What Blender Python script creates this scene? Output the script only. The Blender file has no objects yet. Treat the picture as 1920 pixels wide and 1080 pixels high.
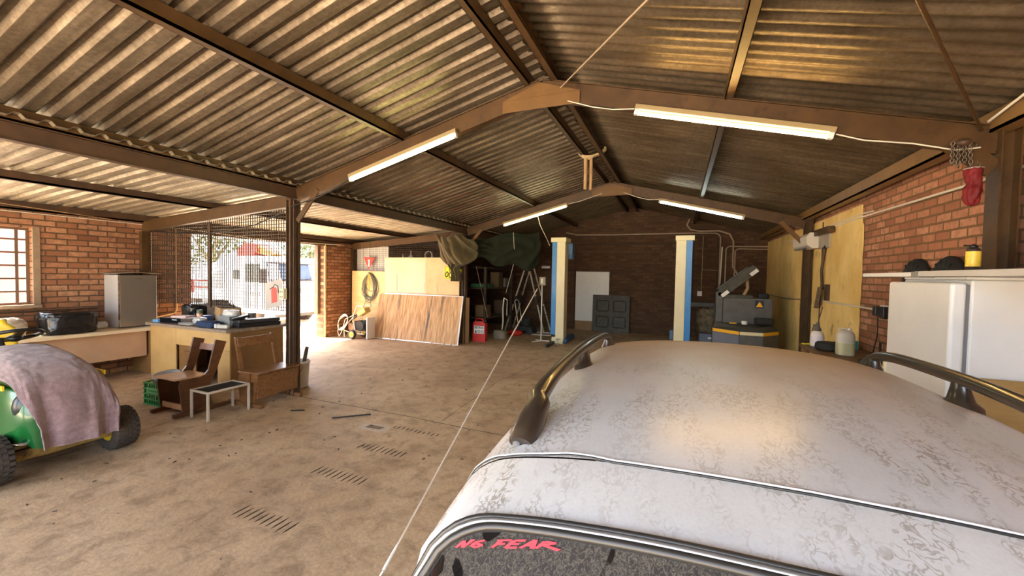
import bpy, math, random
from mathutils import Vector, Matrix, Euler, noise
PI = math.pi
random.seed(7)
SC = bpy.context.scene
COL = SC.collection
V = Vector

# ------------------------------------------------------------------ objects
def link(o, parent=None):
    COL.objects.link(o)
    if parent is not None:
        o.parent = parent
    return o

def tag(o, label=None, cat=None, group=None, kind=None):
    if label: o['label'] = label
    if cat: o['category'] = cat
    if group: o['group'] = group
    if kind: o['kind'] = kind
    return o

def thing(name, label, cat, loc=(0, 0, 0), rz=0.0, group=None, kind=None, rot=None):
    o = bpy.data.objects.new(name, None)
    o.empty_display_size = 0.1
    o.location = loc
    o.rotation_euler = rot if rot else (0, 0, rz)
    link(o)
    return tag(o, label, cat, group, kind)

def copy_tree(o, parent=None):
    c = o.copy(); link(c, parent)
    for ch in list(o.children):
        copy_tree(ch, c)
    return c

class MB:
    """collects shapes, builds ONE mesh object"""
    def __init__(s):
        s.v = []; s.f = []; s.sm = []; s.mi = []
    def add(s, vs, fs, smooth=False, m=0):
        b = len(s.v)
        s.v.extend([tuple(p) for p in vs])
        for f in fs:
            s.f.append(tuple(b + i for i in f)); s.sm.append(smooth); s.mi.append(m)
        return s
    def bx(s, x0, x1, y0, y1, z0, z1, m=0):
        vs = [(x, y, z) for z in (z0, z1) for y in (y0, y1) for x in (x0, x1)]
        return s.add(vs, [(0, 2, 3, 1), (4, 5, 7, 6), (0, 1, 5, 4), (2, 6, 7, 3), (0, 4, 6, 2), (1, 3, 7, 5)], False, m)
    def box(s, c, size, rot=(0, 0, 0), m=0, taper=1.0):
        R = Euler(rot).to_matrix(); c = V(c); hx, hy, hz = [k / 2 for k in size]
        vs = []
        for z in (-hz, hz):
            t = taper if z > 0 else 1.0
            for y in (-hy, hy):
                for x in (-hx, hx):
                    vs.append(c + R @ V((x * t, y * t, z)))
        return s.add(vs, [(0, 2, 3, 1), (4, 5, 7, 6), (0, 1, 5, 4), (2, 6, 7, 3), (0, 4, 6, 2), (1, 3, 7, 5)], False, m)
    def beam(s, p0, p1, w, h, up=(0, 0, 1), m=0):
        """rectangular bar from p0 to p1, w sideways, h along up"""
        p0, p1 = V(p0), V(p1); d = (p1 - p0).normalized()
        sd = d.cross(V(up)).normalized(); u = sd.cross(d).normalized()
        vs = []
        for p in (p0, p1):
            for a, b in ((-1, -1), (1, -1), (1, 1), (-1, 1)):
                vs.append(p + sd * a * w / 2 + u * b * h / 2)
        return s.add(vs, [(0, 3, 2, 1), (4, 5, 6, 7), (0, 1, 5, 4), (1, 2, 6, 5), (2, 3, 7, 6), (3, 0, 4, 7)], False, m)
    def cyl(s, p0, p1, r0, r1=None, n=16, caps=True, m=0):
        r1 = r0 if r1 is None else r1
        p0, p1 = V(p0), V(p1); d = (p1 - p0).normalized()
        a = d.orthogonal().normalized(); b = d.cross(a)
        vs = []
        for p, r in ((p0, r0), (p1, r1)):
            for i in range(n):
                t = 2 * PI * i / n
                vs.append(p + (a * math.cos(t) + b * math.sin(t)) * r)
        s.add(vs, [(i, (i + 1) % n, n + (i + 1) % n, n + i) for i in range(n)], True, m)
        if caps:
            s.add(vs[:n], [tuple(range(n - 1, -1, -1))], False, m)
            s.add(vs[n:], [tuple(range(n))], False, m)
        return s
    def tube(s, pts, r, n=8, closed=False, m=0, caps=True):
        P = [V(p) for p in pts]; N = len(P)
        rr = r if isinstance(r, (list, tuple)) else [r] * N
        d0 = (P[1] - P[0]).normalized(); a = d0.orthogonal().normalized()
        vs = []; prev = d0
        for i, p in enumerate(P):
            if closed: d = (P[(i + 1) % N] - P[i - 1]).normalized()
            elif i == 0: d = d0
            elif i == N - 1: d = (P[i] - P[i - 1]).normalized()
            else: d = ((P[i + 1] - P[i]).normalized() + (P[i] - P[i - 1]).normalized())
            if d.length < 1e-6: d = prev
            d.normalize()
            q = prev.rotation_difference(d); a = (q @ a).normalized(); prev = d
            b = d.cross(a)
            for k in range(n):
                t = 2 * PI * k / n
                vs.append(p + (a * math.cos(t) + b * math.sin(t)) * rr[i])
        fs = []
        for i in range(N if closed else N - 1):
            j = (i + 1) % N
            for k in range(n):
                k2 = (k + 1) % n
                fs.append((i * n + k, i * n + k2, j * n + k2, j * n + k))
        s.add(vs, fs, True, m)
        if caps and not closed:
            s.add(vs[:n], [tuple(range(n - 1, -1, -1))], False, m)
            s.add(vs[-n:], [tuple(range(n))], False, m)
        return s
    def lathe(s, prof, n=24, c=(0, 0, 0), axis=(0, 0, 1), m=0, smooth=True):
        ax = V(axis).normalized(); a = ax.orthogonal().normalized(); b = ax.cross(a); c = V(c)
        vs = []
        for r, z in prof:
            for i in range(n):
                t = 2 * PI * i / n
                vs.append(c + ax * z + (a * math.cos(t) + b * math.sin(t)) * max(r, 1e-4))
        fs = []
        for j in range(len(prof) - 1):
            for i in range(n):
                i2 = (i + 1) % n
                fs.append((j * n + i, j * n + i2, (j + 1) * n + i2, (j + 1) * n + i))
        return s.add(vs, fs, smooth, m)
    def prism(s, poly, o, ex, ey, ez, smooth=False, m=0):
        """polygon in the (ex,ey) plane at o, extruded by vector ez"""
        o, ex, ey, ez = V(o), V(ex), V(ey), V(ez); n = len(poly)
        lo = [o + ex * x + ey * y for x, y in poly]; hi = [p + ez for p in lo]
        s.add(lo + hi, [tuple(range(n - 1, -1, -1)), tuple(range(n, 2 * n))], False, m)
        return s.add(lo + hi, [(i, (i + 1) % n, n + (i + 1) % n, n + i) for i in range(n)], smooth, m)
    def grid(s, fn, nu, nv, m=0, smooth=True, closed_u=False):
        vs = [fn(i / (nu - (0 if closed_u else 1)), j / (nv - 1)) for j in range(nv) for i in range(nu)]
        fs = []
        for j in range(nv - 1):
            for i in range(nu if closed_u else nu - 1):
                i2 = (i + 1) % nu
                fs.append((j * nu + i, j * nu + i2, (j + 1) * nu + i2, (j + 1) * nu + i))
        return s.add(vs, fs, smooth, m)
    def sphere(s, c, r, n=14, k=9, m=0, sq=(1, 1, 1)):
        c = V(c)
        def fn(u, w):
            t = 2 * PI * u; p = PI * (w - .5) * .999
            return c + V((r * sq[0] * math.cos(p) * math.cos(t), r * sq[1] * math.cos(p) * math.sin(t), r * sq[2] * math.sin(p)))
        return s.grid(fn, n, k, m, True, True)
    def build(s, name, mats, parent=None, loc=(0, 0, 0), rot=(0, 0, 0), bevel=0, seg=2, solid=0, sub=0, offset=-1):
        me = bpy.data.meshes.new(name)
        me.from_pydata(s.v, [], s.f)
        if not isinstance(mats, (list, tuple)): mats = [mats]
        for mm in mats: me.materials.append(mm)
        me.polygons.foreach_set('use_smooth', s.sm)
        me.polygons.foreach_set('material_index', s.mi)
        me.update()
        o = bpy.data.objects.new(name, me)
        o.location = loc; o.rotation_euler = rot
        link(o, parent)
        if solid:
            md = o.modifiers.new('solid', 'SOLIDIFY'); md.thickness = solid; md.offset = offset
        if sub:
            md = o.modifiers.new('sub', 'SUBSURF'); md.levels = sub; md.render_levels = sub
        if bevel:
            md = o.modifiers.new('bevel', 'BEVEL'); md.width = bevel; md.segments = seg
            md.limit_method = 'ANGLE'; md.angle_limit = math.radians(40)
        return o

def crumple(c, size, seed, amp=.12, n=26, k=16, freq=3.0, flat=.35, pinch=0.0):
    """soft lumpy closed bag or cloth heap, flat at the bottom; coordinates about c (centre of the base)"""
    mb = MB(); c = V(c); sx, sy, sz = size
    def fn(u, w):
        t = 2 * PI * u; p = PI * (w * .999 - .5)
        ct, st, cp, sp = math.cos(t), math.sin(t), math.cos(p), math.sin(p)
        f = lambda q, e: math.copysign(abs(q) ** e, q)
        d = V((f(ct, flat + .35) * f(cp, flat), f(st, flat + .35) * f(cp, flat), f(sp, flat + .2)))
        q = d * freq + V((seed * 3.1, seed * 1.7, seed))
        h = noise.noise(q) + .6 * (1 - 2 * abs(noise.noise(q * 1.9))) + .3 * (1 - 2 * abs(noise.noise(q * 4.1)))
        d = d * (1 + amp * h)
        z = max(d.z, -.98)
        return c + V((d.x * sx / 2, d.y * sy / 2, (z + 1) * sz / 2 + .002))
    return mb.grid(fn, n, k, 0, True, True)

def letters(txt, size, ext, off, mat, loc, parent, align='LEFT', sx=1.0):
    cu = bpy.data.curves.new('txt', 'FONT'); cu.body = txt; cu.size = size; cu.extrude = ext; cu.offset = off; cu.align_x = align
    tmp = bpy.data.objects.new('txt', cu); COL.objects.link(tmp)
    me = bpy.data.meshes.new_from_object(tmp.evaluated_get(bpy.context.evaluated_depsgraph_get()))
    bpy.data.objects.remove(tmp); bpy.data.curves.remove(cu)
    me.materials.clear(); me.materials.append(mat)
    o = bpy.data.objects.new('lettering', me); o.location = loc; o.rotation_euler = (PI / 2, 0, 0); o.scale = (sx, 1, 1)
    return link(o, parent)

# ------------------------------------------------------------------ materials
def NT(name):
    m = bpy.data.materials.new(name); m.use_nodes = True
    nt = m.node_tree; nt.nodes.clear()
    out = nt.nodes.new('ShaderNodeOutputMaterial'); b = nt.nodes.new('ShaderNodeBsdfPrincipled')
    nt.links.new(b.outputs[0], out.inputs[0])
    return m, nt, b
def nd(nt, t, **k):
    n = nt.nodes.new(t)
    for a, v in k.items():
        if a in n.inputs: n.inputs[a].default_value = v
        else: setattr(n, a, v)
    return n
def coords(nt, sc=(1, 1, 1), kind='Object', rot=(0, 0, 0)):
    tc = nd(nt, 'ShaderNodeTexCoord'); mp = nd(nt, 'ShaderNodeMapping')
    mp.inputs['Scale'].default_value = sc; mp.inputs['Rotation'].default_value = rot
    nt.links.new(tc.outputs[kind], mp.inputs[0]); return mp.outputs[0]
def noi(nt, vec, scale, detail=4, rough=.55, dist=0):
    n = nd(nt, 'ShaderNodeTexNoise'); n.inputs['Scale'].default_value = scale
    n.inputs['Detail'].default_value = detail; n.inputs['Roughness'].default_value = rough; n.inputs['Distortion'].default_value = dist
    nt.links.new(vec, n.inputs['Vector']); return n.outputs['Fac']
def ramp(nt, fac, stops):
    r = nd(nt, 'ShaderNodeValToRGB'); e = r.color_ramp.elements
    while len(e) < len(stops): e.new(.5)
    for q, (p, c) in zip(e, stops):
        q.position = p; q.color = (*c, 1) if len(c) == 3 else c
    nt.links.new(fac, r.inputs[0]); return r.outputs[0]
def mixc(nt, fac, a, b, mode='MIX'):
    n = nd(nt, 'ShaderNodeMix', data_type='RGBA', blend_type=mode)
    if isinstance(fac, (int, float)): n.inputs[0].default_value = fac
    else: nt.links.new(fac, n.inputs[0])
    for i, c in ((6, a), (7, b)):
        if isinstance(c, (tuple, list)): n.inputs[i].default_value = (*c[:3], 1)
        else: nt.links.new(c, n.inputs[i])
    return n.outputs[2]
def bumpn(nt, b, h, strength=.3, dist=.01):
    n = nd(nt, 'ShaderNodeBump'); n.inputs['Strength'].default_value = strength; n.inputs['Distance'].default_value = dist
    nt.links.new(h, n.inputs['Height']); nt.links.new(n.outputs[0], b.inputs['Normal']); return n
def g3(v): return ((v,) * 3)

def M(name, c1, c2=None, scale=6, rough=.6, metal=0, bump=0, bscale=40, bdist=.004, stretch=(1, 1, 1), lo=.35, hi=.7, detail=5, coat=0, trans=0, ior=1.45, spots=None, sheen=0, spec=None):
    m, nt, b = NT(name)
    b.inputs['Roughness'].default_value = rough; b.inputs['Metallic'].default_value = metal
    if spec is not None: b.inputs['Specular IOR Level'].default_value = spec
    if coat: b.inputs['Coat Weight'].default_value = coat; b.inputs['Coat Roughness'].default_value = .08
    if trans: b.inputs['Transmission Weight'].default_value = trans; b.inputs['IOR'].default_value = ior
    if sheen: b.inputs['Sheen Weight'].default_value = sheen
    col = None
    if c2 or bump or spots: vec = coords(nt, stretch)
    if c2:
        col = ramp(nt, noi(nt, vec, scale, detail, .62), [(lo, c1), (hi, c2)])
    if spots:
        sc, sco, lo_, hi_ = spots
        f = ramp(nt, noi(nt, vec, sc, 6, .7), [(lo_, (0, 0, 0)), (hi_, (1, 1, 1))])
        col = mixc(nt, f, col if col is not None else c1, sco)
    if col is not None: nt.links.new(col, b.inputs['Base Color'])
    else: b.inputs['Base Color'].default_value = (*c1, 1)
    if bump: bumpn(nt, b, noi(nt, vec, bscale, 4, .6), bump, bdist)
    return m

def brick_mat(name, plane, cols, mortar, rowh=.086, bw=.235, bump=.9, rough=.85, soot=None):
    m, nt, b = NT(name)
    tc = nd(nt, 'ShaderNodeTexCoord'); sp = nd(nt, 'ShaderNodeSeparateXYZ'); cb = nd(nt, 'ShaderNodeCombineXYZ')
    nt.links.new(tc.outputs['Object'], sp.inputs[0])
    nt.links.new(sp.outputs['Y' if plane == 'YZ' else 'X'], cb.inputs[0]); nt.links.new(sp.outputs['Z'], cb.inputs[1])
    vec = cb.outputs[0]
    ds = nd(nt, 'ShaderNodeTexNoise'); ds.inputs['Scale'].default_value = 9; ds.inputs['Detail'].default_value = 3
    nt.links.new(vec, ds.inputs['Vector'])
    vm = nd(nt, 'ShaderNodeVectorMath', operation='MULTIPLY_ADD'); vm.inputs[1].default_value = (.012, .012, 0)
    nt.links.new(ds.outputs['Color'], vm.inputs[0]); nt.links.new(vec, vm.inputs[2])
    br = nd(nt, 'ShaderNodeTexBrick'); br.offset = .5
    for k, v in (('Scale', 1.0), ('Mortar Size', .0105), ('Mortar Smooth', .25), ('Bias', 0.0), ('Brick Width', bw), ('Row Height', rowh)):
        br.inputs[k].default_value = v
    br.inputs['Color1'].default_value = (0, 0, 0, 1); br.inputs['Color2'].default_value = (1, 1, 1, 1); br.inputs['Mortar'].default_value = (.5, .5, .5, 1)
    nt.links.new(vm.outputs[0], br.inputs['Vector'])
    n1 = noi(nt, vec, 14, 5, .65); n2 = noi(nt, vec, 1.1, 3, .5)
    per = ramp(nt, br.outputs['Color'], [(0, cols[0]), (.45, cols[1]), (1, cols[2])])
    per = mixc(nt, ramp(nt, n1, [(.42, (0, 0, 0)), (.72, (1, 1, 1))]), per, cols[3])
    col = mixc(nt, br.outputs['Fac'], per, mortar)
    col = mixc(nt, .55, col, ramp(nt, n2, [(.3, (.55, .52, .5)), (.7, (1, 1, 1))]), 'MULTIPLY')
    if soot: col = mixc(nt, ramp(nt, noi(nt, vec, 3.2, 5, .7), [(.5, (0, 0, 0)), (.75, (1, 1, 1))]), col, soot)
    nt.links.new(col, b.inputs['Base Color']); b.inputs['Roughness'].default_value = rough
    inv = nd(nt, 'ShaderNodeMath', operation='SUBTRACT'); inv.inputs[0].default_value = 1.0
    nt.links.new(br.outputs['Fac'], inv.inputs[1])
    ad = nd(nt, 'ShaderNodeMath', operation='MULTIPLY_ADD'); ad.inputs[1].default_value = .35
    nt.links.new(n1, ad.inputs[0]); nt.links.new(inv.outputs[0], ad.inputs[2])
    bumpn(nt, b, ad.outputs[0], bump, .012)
    return m

def sheet_mat(name, axis_stretch, c1, c2, c3, rust=None, metal=.55, rough=.42):
    """galvanised sheet: blotchy spangle, streaks that run down the slope, some rust"""
    m, nt, b = NT(name)
    vs = coords(nt, axis_stretch); vb = coords(nt, (1, 1, 1))
    a = noi(nt, vs, 1.0, 6, .65); s = noi(nt, vb, 26, 5, .75); d = noi(nt, vb, 1.6, 4, .6)
    col = ramp(nt, a, [(.3, c1), (.52, c2), (.75, c3)])
    col = mixc(nt, .75, col, ramp(nt, s, [(.33, (.55, .5, .44)), (.62, (1, 1, 1))]), 'MULTIPLY')
    col = mixc(nt, .6, col, ramp(nt, d, [(.35, (.55, .48, .4)), (.65, (1, 1, 1))]), 'MULTIPLY')
    if rust:
        r = noi(nt, coords(nt, rust[0]), 1.0, 5, .6)
        col = mixc(nt, ramp(nt, r, [(rust[2], (0, 0, 0)), (rust[2] + .07, (1, 1, 1))]), col, rust[1])
    nt.links.new(col, b.inputs['Base Color'])
    b.inputs['Metallic'].default_value = metal
    nt.links.new(ramp(nt, s, [(.3, g3(rough + .2)), (.7, g3(rough - .08))]), b.inputs['Roughness'])
    bumpn(nt, b, s, .25, .003)
    return m
# ------------------------------------------------------------------ palette
brick_l = brick_mat('brick orange', 'YZ', [(.24, .09, .04), (.44, .19, .09), (.58, .31, .17), (.25, .13, .07)], (.13, .076, .04))
brick_r = brick_mat('brick pink', 'YZ', [(.28, .1, .05), (.46, .19, .1), (.6, .31, .19), (.3, .15, .085)], (.19, .115, .05))
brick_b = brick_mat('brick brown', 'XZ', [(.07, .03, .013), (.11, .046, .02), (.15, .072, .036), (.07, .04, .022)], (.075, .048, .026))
steel = M('brown painted steel', (.055, .028, .009), (.09, .046, .015), scale=5, rough=.45, bump=.12, bscale=30, spots=(9, (.035, .015, .006), .55, .7))
steel_d = M('dark brown steel', (.05, .028, .016), (.085, .045, .022), scale=6, rough=.55, bump=.1)
gusset = M('ochre steel plate', (.12, .06, .015), (.16, .082, .022), scale=5, rough=.5)
sheet_l = sheet_mat('galvanised sheet left', (1.2, 9, 1.2), (.11, .088, .06), (.235, .19, .135), (.41, .345, .255))
sheet_lr = sheet_l
sheet_r = sheet_mat('galvanised sheet right', (1.2, 9, 1.2), (.10, .078, .05), (.19, .15, .10), (.33, .265, .18))
sheet_s = sheet_mat('galvanised sheet side', (1.0, 8, 1.0), (.3, .255, .19), (.42, .37, .28), (.55, .49, .38), metal=.35, rough=.5)
rustm = M('rust streak', (.12, .035, .015), (.2, .07, .03), scale=9, rough=.85)
plaster = M('ochre plaster', (.68, .47, .14), (.86, .66, .27), scale=2.4, rough=.85, bump=.2, bscale=60, stretch=(1, 1, .6), spots=(4.2, (.3, .22, .08), .6, .72))
plaster_edge = M('broken plaster edge', (.7, .58, .36), (.8, .68, .45), scale=12, rough=.9, bump=.5, bscale=25, bdist=.02)
ply = M('pale plywood', (.72, .5, .22), (.84, .64, .34), scale=2.2, rough=.6, stretch=(1, 1, 6), bump=.05, spots=(7, (.5, .3, .12), .66, .74))
ply2 = M('light chipboard', (.8, .64, .4), (.88, .74, .5), scale=3, rough=.6, spots=(30, (.6, .44, .22), .62, .7))
ply_cab = M('tan hardboard', (.52, .32, .11), (.62, .41, .16), scale=2.5, rough=.55, spots=(24, (.42, .26, .09), .66, .72))
ply_dk = M('brown hardboard', (.22, .11, .035), (.28, .15, .05), scale=3, rough=.5, spots=(14, (.22, .12, .05), .62, .7))
chip_top = M('worn chipboard worktop', (.2, .14, .09), (.38, .29, .2), scale=34, rough=.65, bump=.4, bscale=60)
weathered = M('weathered ply', (.36, .18, .07), (.68, .46, .24), scale=4.2, rough=.75, stretch=(5, 5, .55), bump=.25, bscale=30, lo=.3, hi=.62, spots=(.9, (.15, .11, .09), .56, .68))
wood_dk = M('dark varnished wood', (.07, .027, .011), (.15, .06, .022), scale=3.0, rough=.32, stretch=(9, 2, 9), bump=.05, spec=.6)
wood_md = M('red brown varnished wood', (.13, .055, .02), (.24, .11, .04), scale=3.2, rough=.3, stretch=(9, 1.2, 9), bump=.05, spec=.6)
wood_seat = M('sheen lightened seat wood', (.38, .21, .1), (.52, .32, .17), scale=3, rough=.28, stretch=(2, 10, 2), bump=.05)  # lightened to carry the light reflected off the seat
alu = M('aluminium trim', (.72, .73, .74), rough=.35, metal=.8)
white_p = M('white paint', (.74, .74, .72), (.8, .8, .78), scale=4, rough=.45)
cream = M('cream enamel', (.72, .66, .4), (.78, .71, .46), scale=3, rough=.38, coat=.2)
blue = M('blue enamel', (.02, .2, .55), (.03, .25, .62), scale=4, rough=.35, coat=.2)
blue_d = M('dull blue enamel', (.035, .1, .22), (.06, .14, .28), scale=6, rough=.45)
black_p = M('black plastic', (.012, .012, .013), rough=.4)
black_m = M('black matt', (.01, .01, .011), (.022, .021, .02), scale=8, rough=.75)
grey_m = M('machine grey', (.075, .075, .072), (.11, .11, .105), scale=7, rough=.5, spots=(18, (.16, .15, .13), .64, .7))
grey_d = M('dusty dark grey', (.05, .047, .038), (.085, .08, .062), scale=6, rough=.65)
greyblue = M('grey blue panel', (.11, .135, .18), (.14, .165, .215), scale=4, rough=.45)
yellow = M('safety yellow', (.85, .45, .01), rough=.45)
white_e = M('fridge white', (.7, .71, .69), (.76, .77, .75), scale=3, rough=.35, bump=.06, bscale=220, bdist=.001)
rubber = M('tyre rubber', (.035, .028, .024), (.075, .058, .045), scale=7, rough=.85, bump=.2)
chrome = M('bright metal', (.75, .75, .75), rough=.2, metal=1)
zinc = M('zinc', (.42, .42, .4), (.55, .55, .53), scale=8, rough=.45, metal=.7)
wire_m = M('wire mesh', (.07, .05, .035), rough=.55, metal=.3)
store_wood = M('dark rack timber', (.03, .02, .012), (.055, .036, .022), scale=4, rough=.85)  # very dark wood colour for the store rack
cable_w = M('white cable', (.72, .68, .58), rough=.5)
cable_k = M('black cable', (.015, .014, .013), rough=.5)
conduit = M('painted conduit', (.34, .25, .17), (.42, .32, .22), scale=6, rough=.5)
conduit_t = M('tan conduit', (.62, .4, .2), (.68, .47, .26), scale=5, rough=.55)
rope = M('jute rope', (.5, .38, .22), (.62, .5, .32), scale=40, rough=.9, bump=.4, bscale=120)
pole_w = M('rough pole wood', (.35, .22, .1), (.55, .38, .2), scale=5, rough=.7, stretch=(6, 6, 1), bump=.3)
olive = M('olive canvas', (.06, .048, .016), (.115, .09, .034), scale=4, rough=.8, bump=.15, bscale=220, sheen=.2)
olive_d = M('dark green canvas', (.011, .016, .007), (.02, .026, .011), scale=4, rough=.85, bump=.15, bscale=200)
red = M('red plastic', (.55, .02, .015), (.62, .035, .025), scale=5, rough=.42)
red_sign = M('sign red', (.62, .06, .04), rough=.5)
green_c = M('green crate plastic', (.012, .25, .075), (.02, .32, .1), scale=6, rough=.4)
green_m = M('mower green', (.004, .075, .014), (.008, .11, .022), scale=5, rough=.28, coat=.4, spots=(5, (.12, .13, .06), .62, .8))
yel_m = M('mower yellow', (.72, .5, .03), rough=.4)
yel_d = M('dirty mower yellow', (.2, .12, .03), (.42, .28, .06), scale=9, rough=.7, spots=(7, (.08, .05, .03), .5, .65))
towel_m = M('mauve towel', (.2, .125, .13), (.32, .215, .22), scale=26, rough=.95, bump=1.0, bscale=190, bdist=.006, sheen=.5)
binliner = M('black bin liner', (.012, .012, .014), rough=.22, bump=.3, bscale=14, bdist=.02)
poly_w = M('white plastic sack', (.6, .52, .4), (.75, .68, .56), scale=5, rough=.4, bump=.3, bscale=18, bdist=.02)
navy = M('navy cloth', (.012, .028, .075), (.02, .045, .11), scale=12, rough=.9, bump=.3)
stain_st = M('stainless steel', (.34, .31, .27), (.37, .34, .3), scale=2, rough=.36, metal=.8)
grey_side = M('silver grey enamel', (.42, .41, .39), rough=.45)
cardb = M('cardboard', (.42, .26, .12), (.5, .32, .16), scale=5, rough=.8)
grey_pl = M('grey plastic', (.2, .21, .21), (.26, .27, .27), scale=5, rough=.5)
milky = M('milky plastic', (.72, .7, .6), rough=.35, trans=.35)
milky_liq = M('pale green liquid in plastic', (.5, .52, .3), rough=.35, trans=.25)
sacking = M('pale canvas bag', (.55, .45, .3), (.68, .58, .42), scale=6, rough=.85, bump=.3)
tin = M('tin', (.4, .38, .34), (.52, .5, .46), scale=6, rough=.35, metal=.8)
concrete_out = M('outside sandy ground', (.55, .45, .33), (.66, .56, .43), scale=.8, rough=.95, bump=.2, bscale=12)

def floor_mat():
    m, nt, b = NT('dusty brown concrete')
    v = coords(nt)
    a = noi(nt, v, .7, 5, .6, .6); c = noi(nt, v, 5.5, 7, .68, .4); e = noi(nt, v, 38, 5, .7); f = noi(nt, coords(nt, (1.0, .35, 1)), 2.4, 6, .7, 1.2)
    col = ramp(nt, a, [(.3, (.38, .26, .16)), (.5, (.5, .365, .235)), (.72, (.61, .465, .315))])
    col = mixc(nt, .8, col, ramp(nt, c, [(.32, (.5, .45, .4)), (.5, (.95, .93, .9)), (.72, (1.15, 1.12, 1.06))]), 'MULTIPLY')
    col = mixc(nt, .5, col, ramp(nt, e, [(.36, (.6, .56, .5)), (.6, (1, 1, 1))]), 'MULTIPLY')
    col = mixc(nt, ramp(nt, f, [(.6, (0, 0, 0)), (.78, (.55,) * 3)]), col, (.14, .1, .075))
    nt.links.new(col, b.inputs['Base Color'])
    nt.links.new(ramp(nt, c, [(.3, g3(.62)), (.7, g3(.8))]), b.inputs['Roughness'])
    b.inputs['Specular IOR Level'].default_value = .35
    mx = nd(nt, 'ShaderNodeMath', operation='MULTIPLY_ADD'); mx.inputs[1].default_value = .35
    nt.links.new(e, mx.inputs[0]); nt.links.new(c, mx.inputs[2])
    bumpn(nt, b, mx.outputs[0], .45, .012)
    return m
floor_m = floor_mat()

def thin_glass(name, tint=(.95, .97, .97), refl=.08):
    m = bpy.data.materials.new(name); m.use_nodes = True; nt = m.node_tree; nt.nodes.clear()
    out = nd(nt, 'ShaderNodeOutputMaterial'); t = nd(nt, 'ShaderNodeBsdfTransparent'); g = nd(nt, 'ShaderNodeBsdfGlossy'); mx = nd(nt, 'ShaderNodeMixShader')
    t.inputs[0].default_value = (*tint, 1); g.inputs['Roughness'].default_value = .05; mx.inputs[0].default_value = refl
    nt.links.new(t.outputs[0], mx.inputs[1]); nt.links.new(g.outputs[0], mx.inputs[2]); nt.links.new(mx.outputs[0], out.inputs[0])
    return m
glass_m = thin_glass('window glass')

# ------------------------------------------------------------------ setting
HW, Y0, Y1, Y2, Y3 = 3.52, -.76, 4.10, 8.96, 13.13      # half width of the hall, frame lines, back wall
ZE, ZR = 2.88, 3.78                                     # rafter tops at eave and ridge
XL, XR = -7.2, 3.65                                     # inner faces of the side walls
YF = -2.4                                               # open front
SL = (ZR - ZE) / HW
def zraf(x): return ZR - SL * abs(x)
def zroof(x): return zraf(x) + .12
def zlean(x): return 2.80 + (x + 3.6) * .075
def st(o, label, cat): return tag(o, label, cat, None, 'structure')

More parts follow.
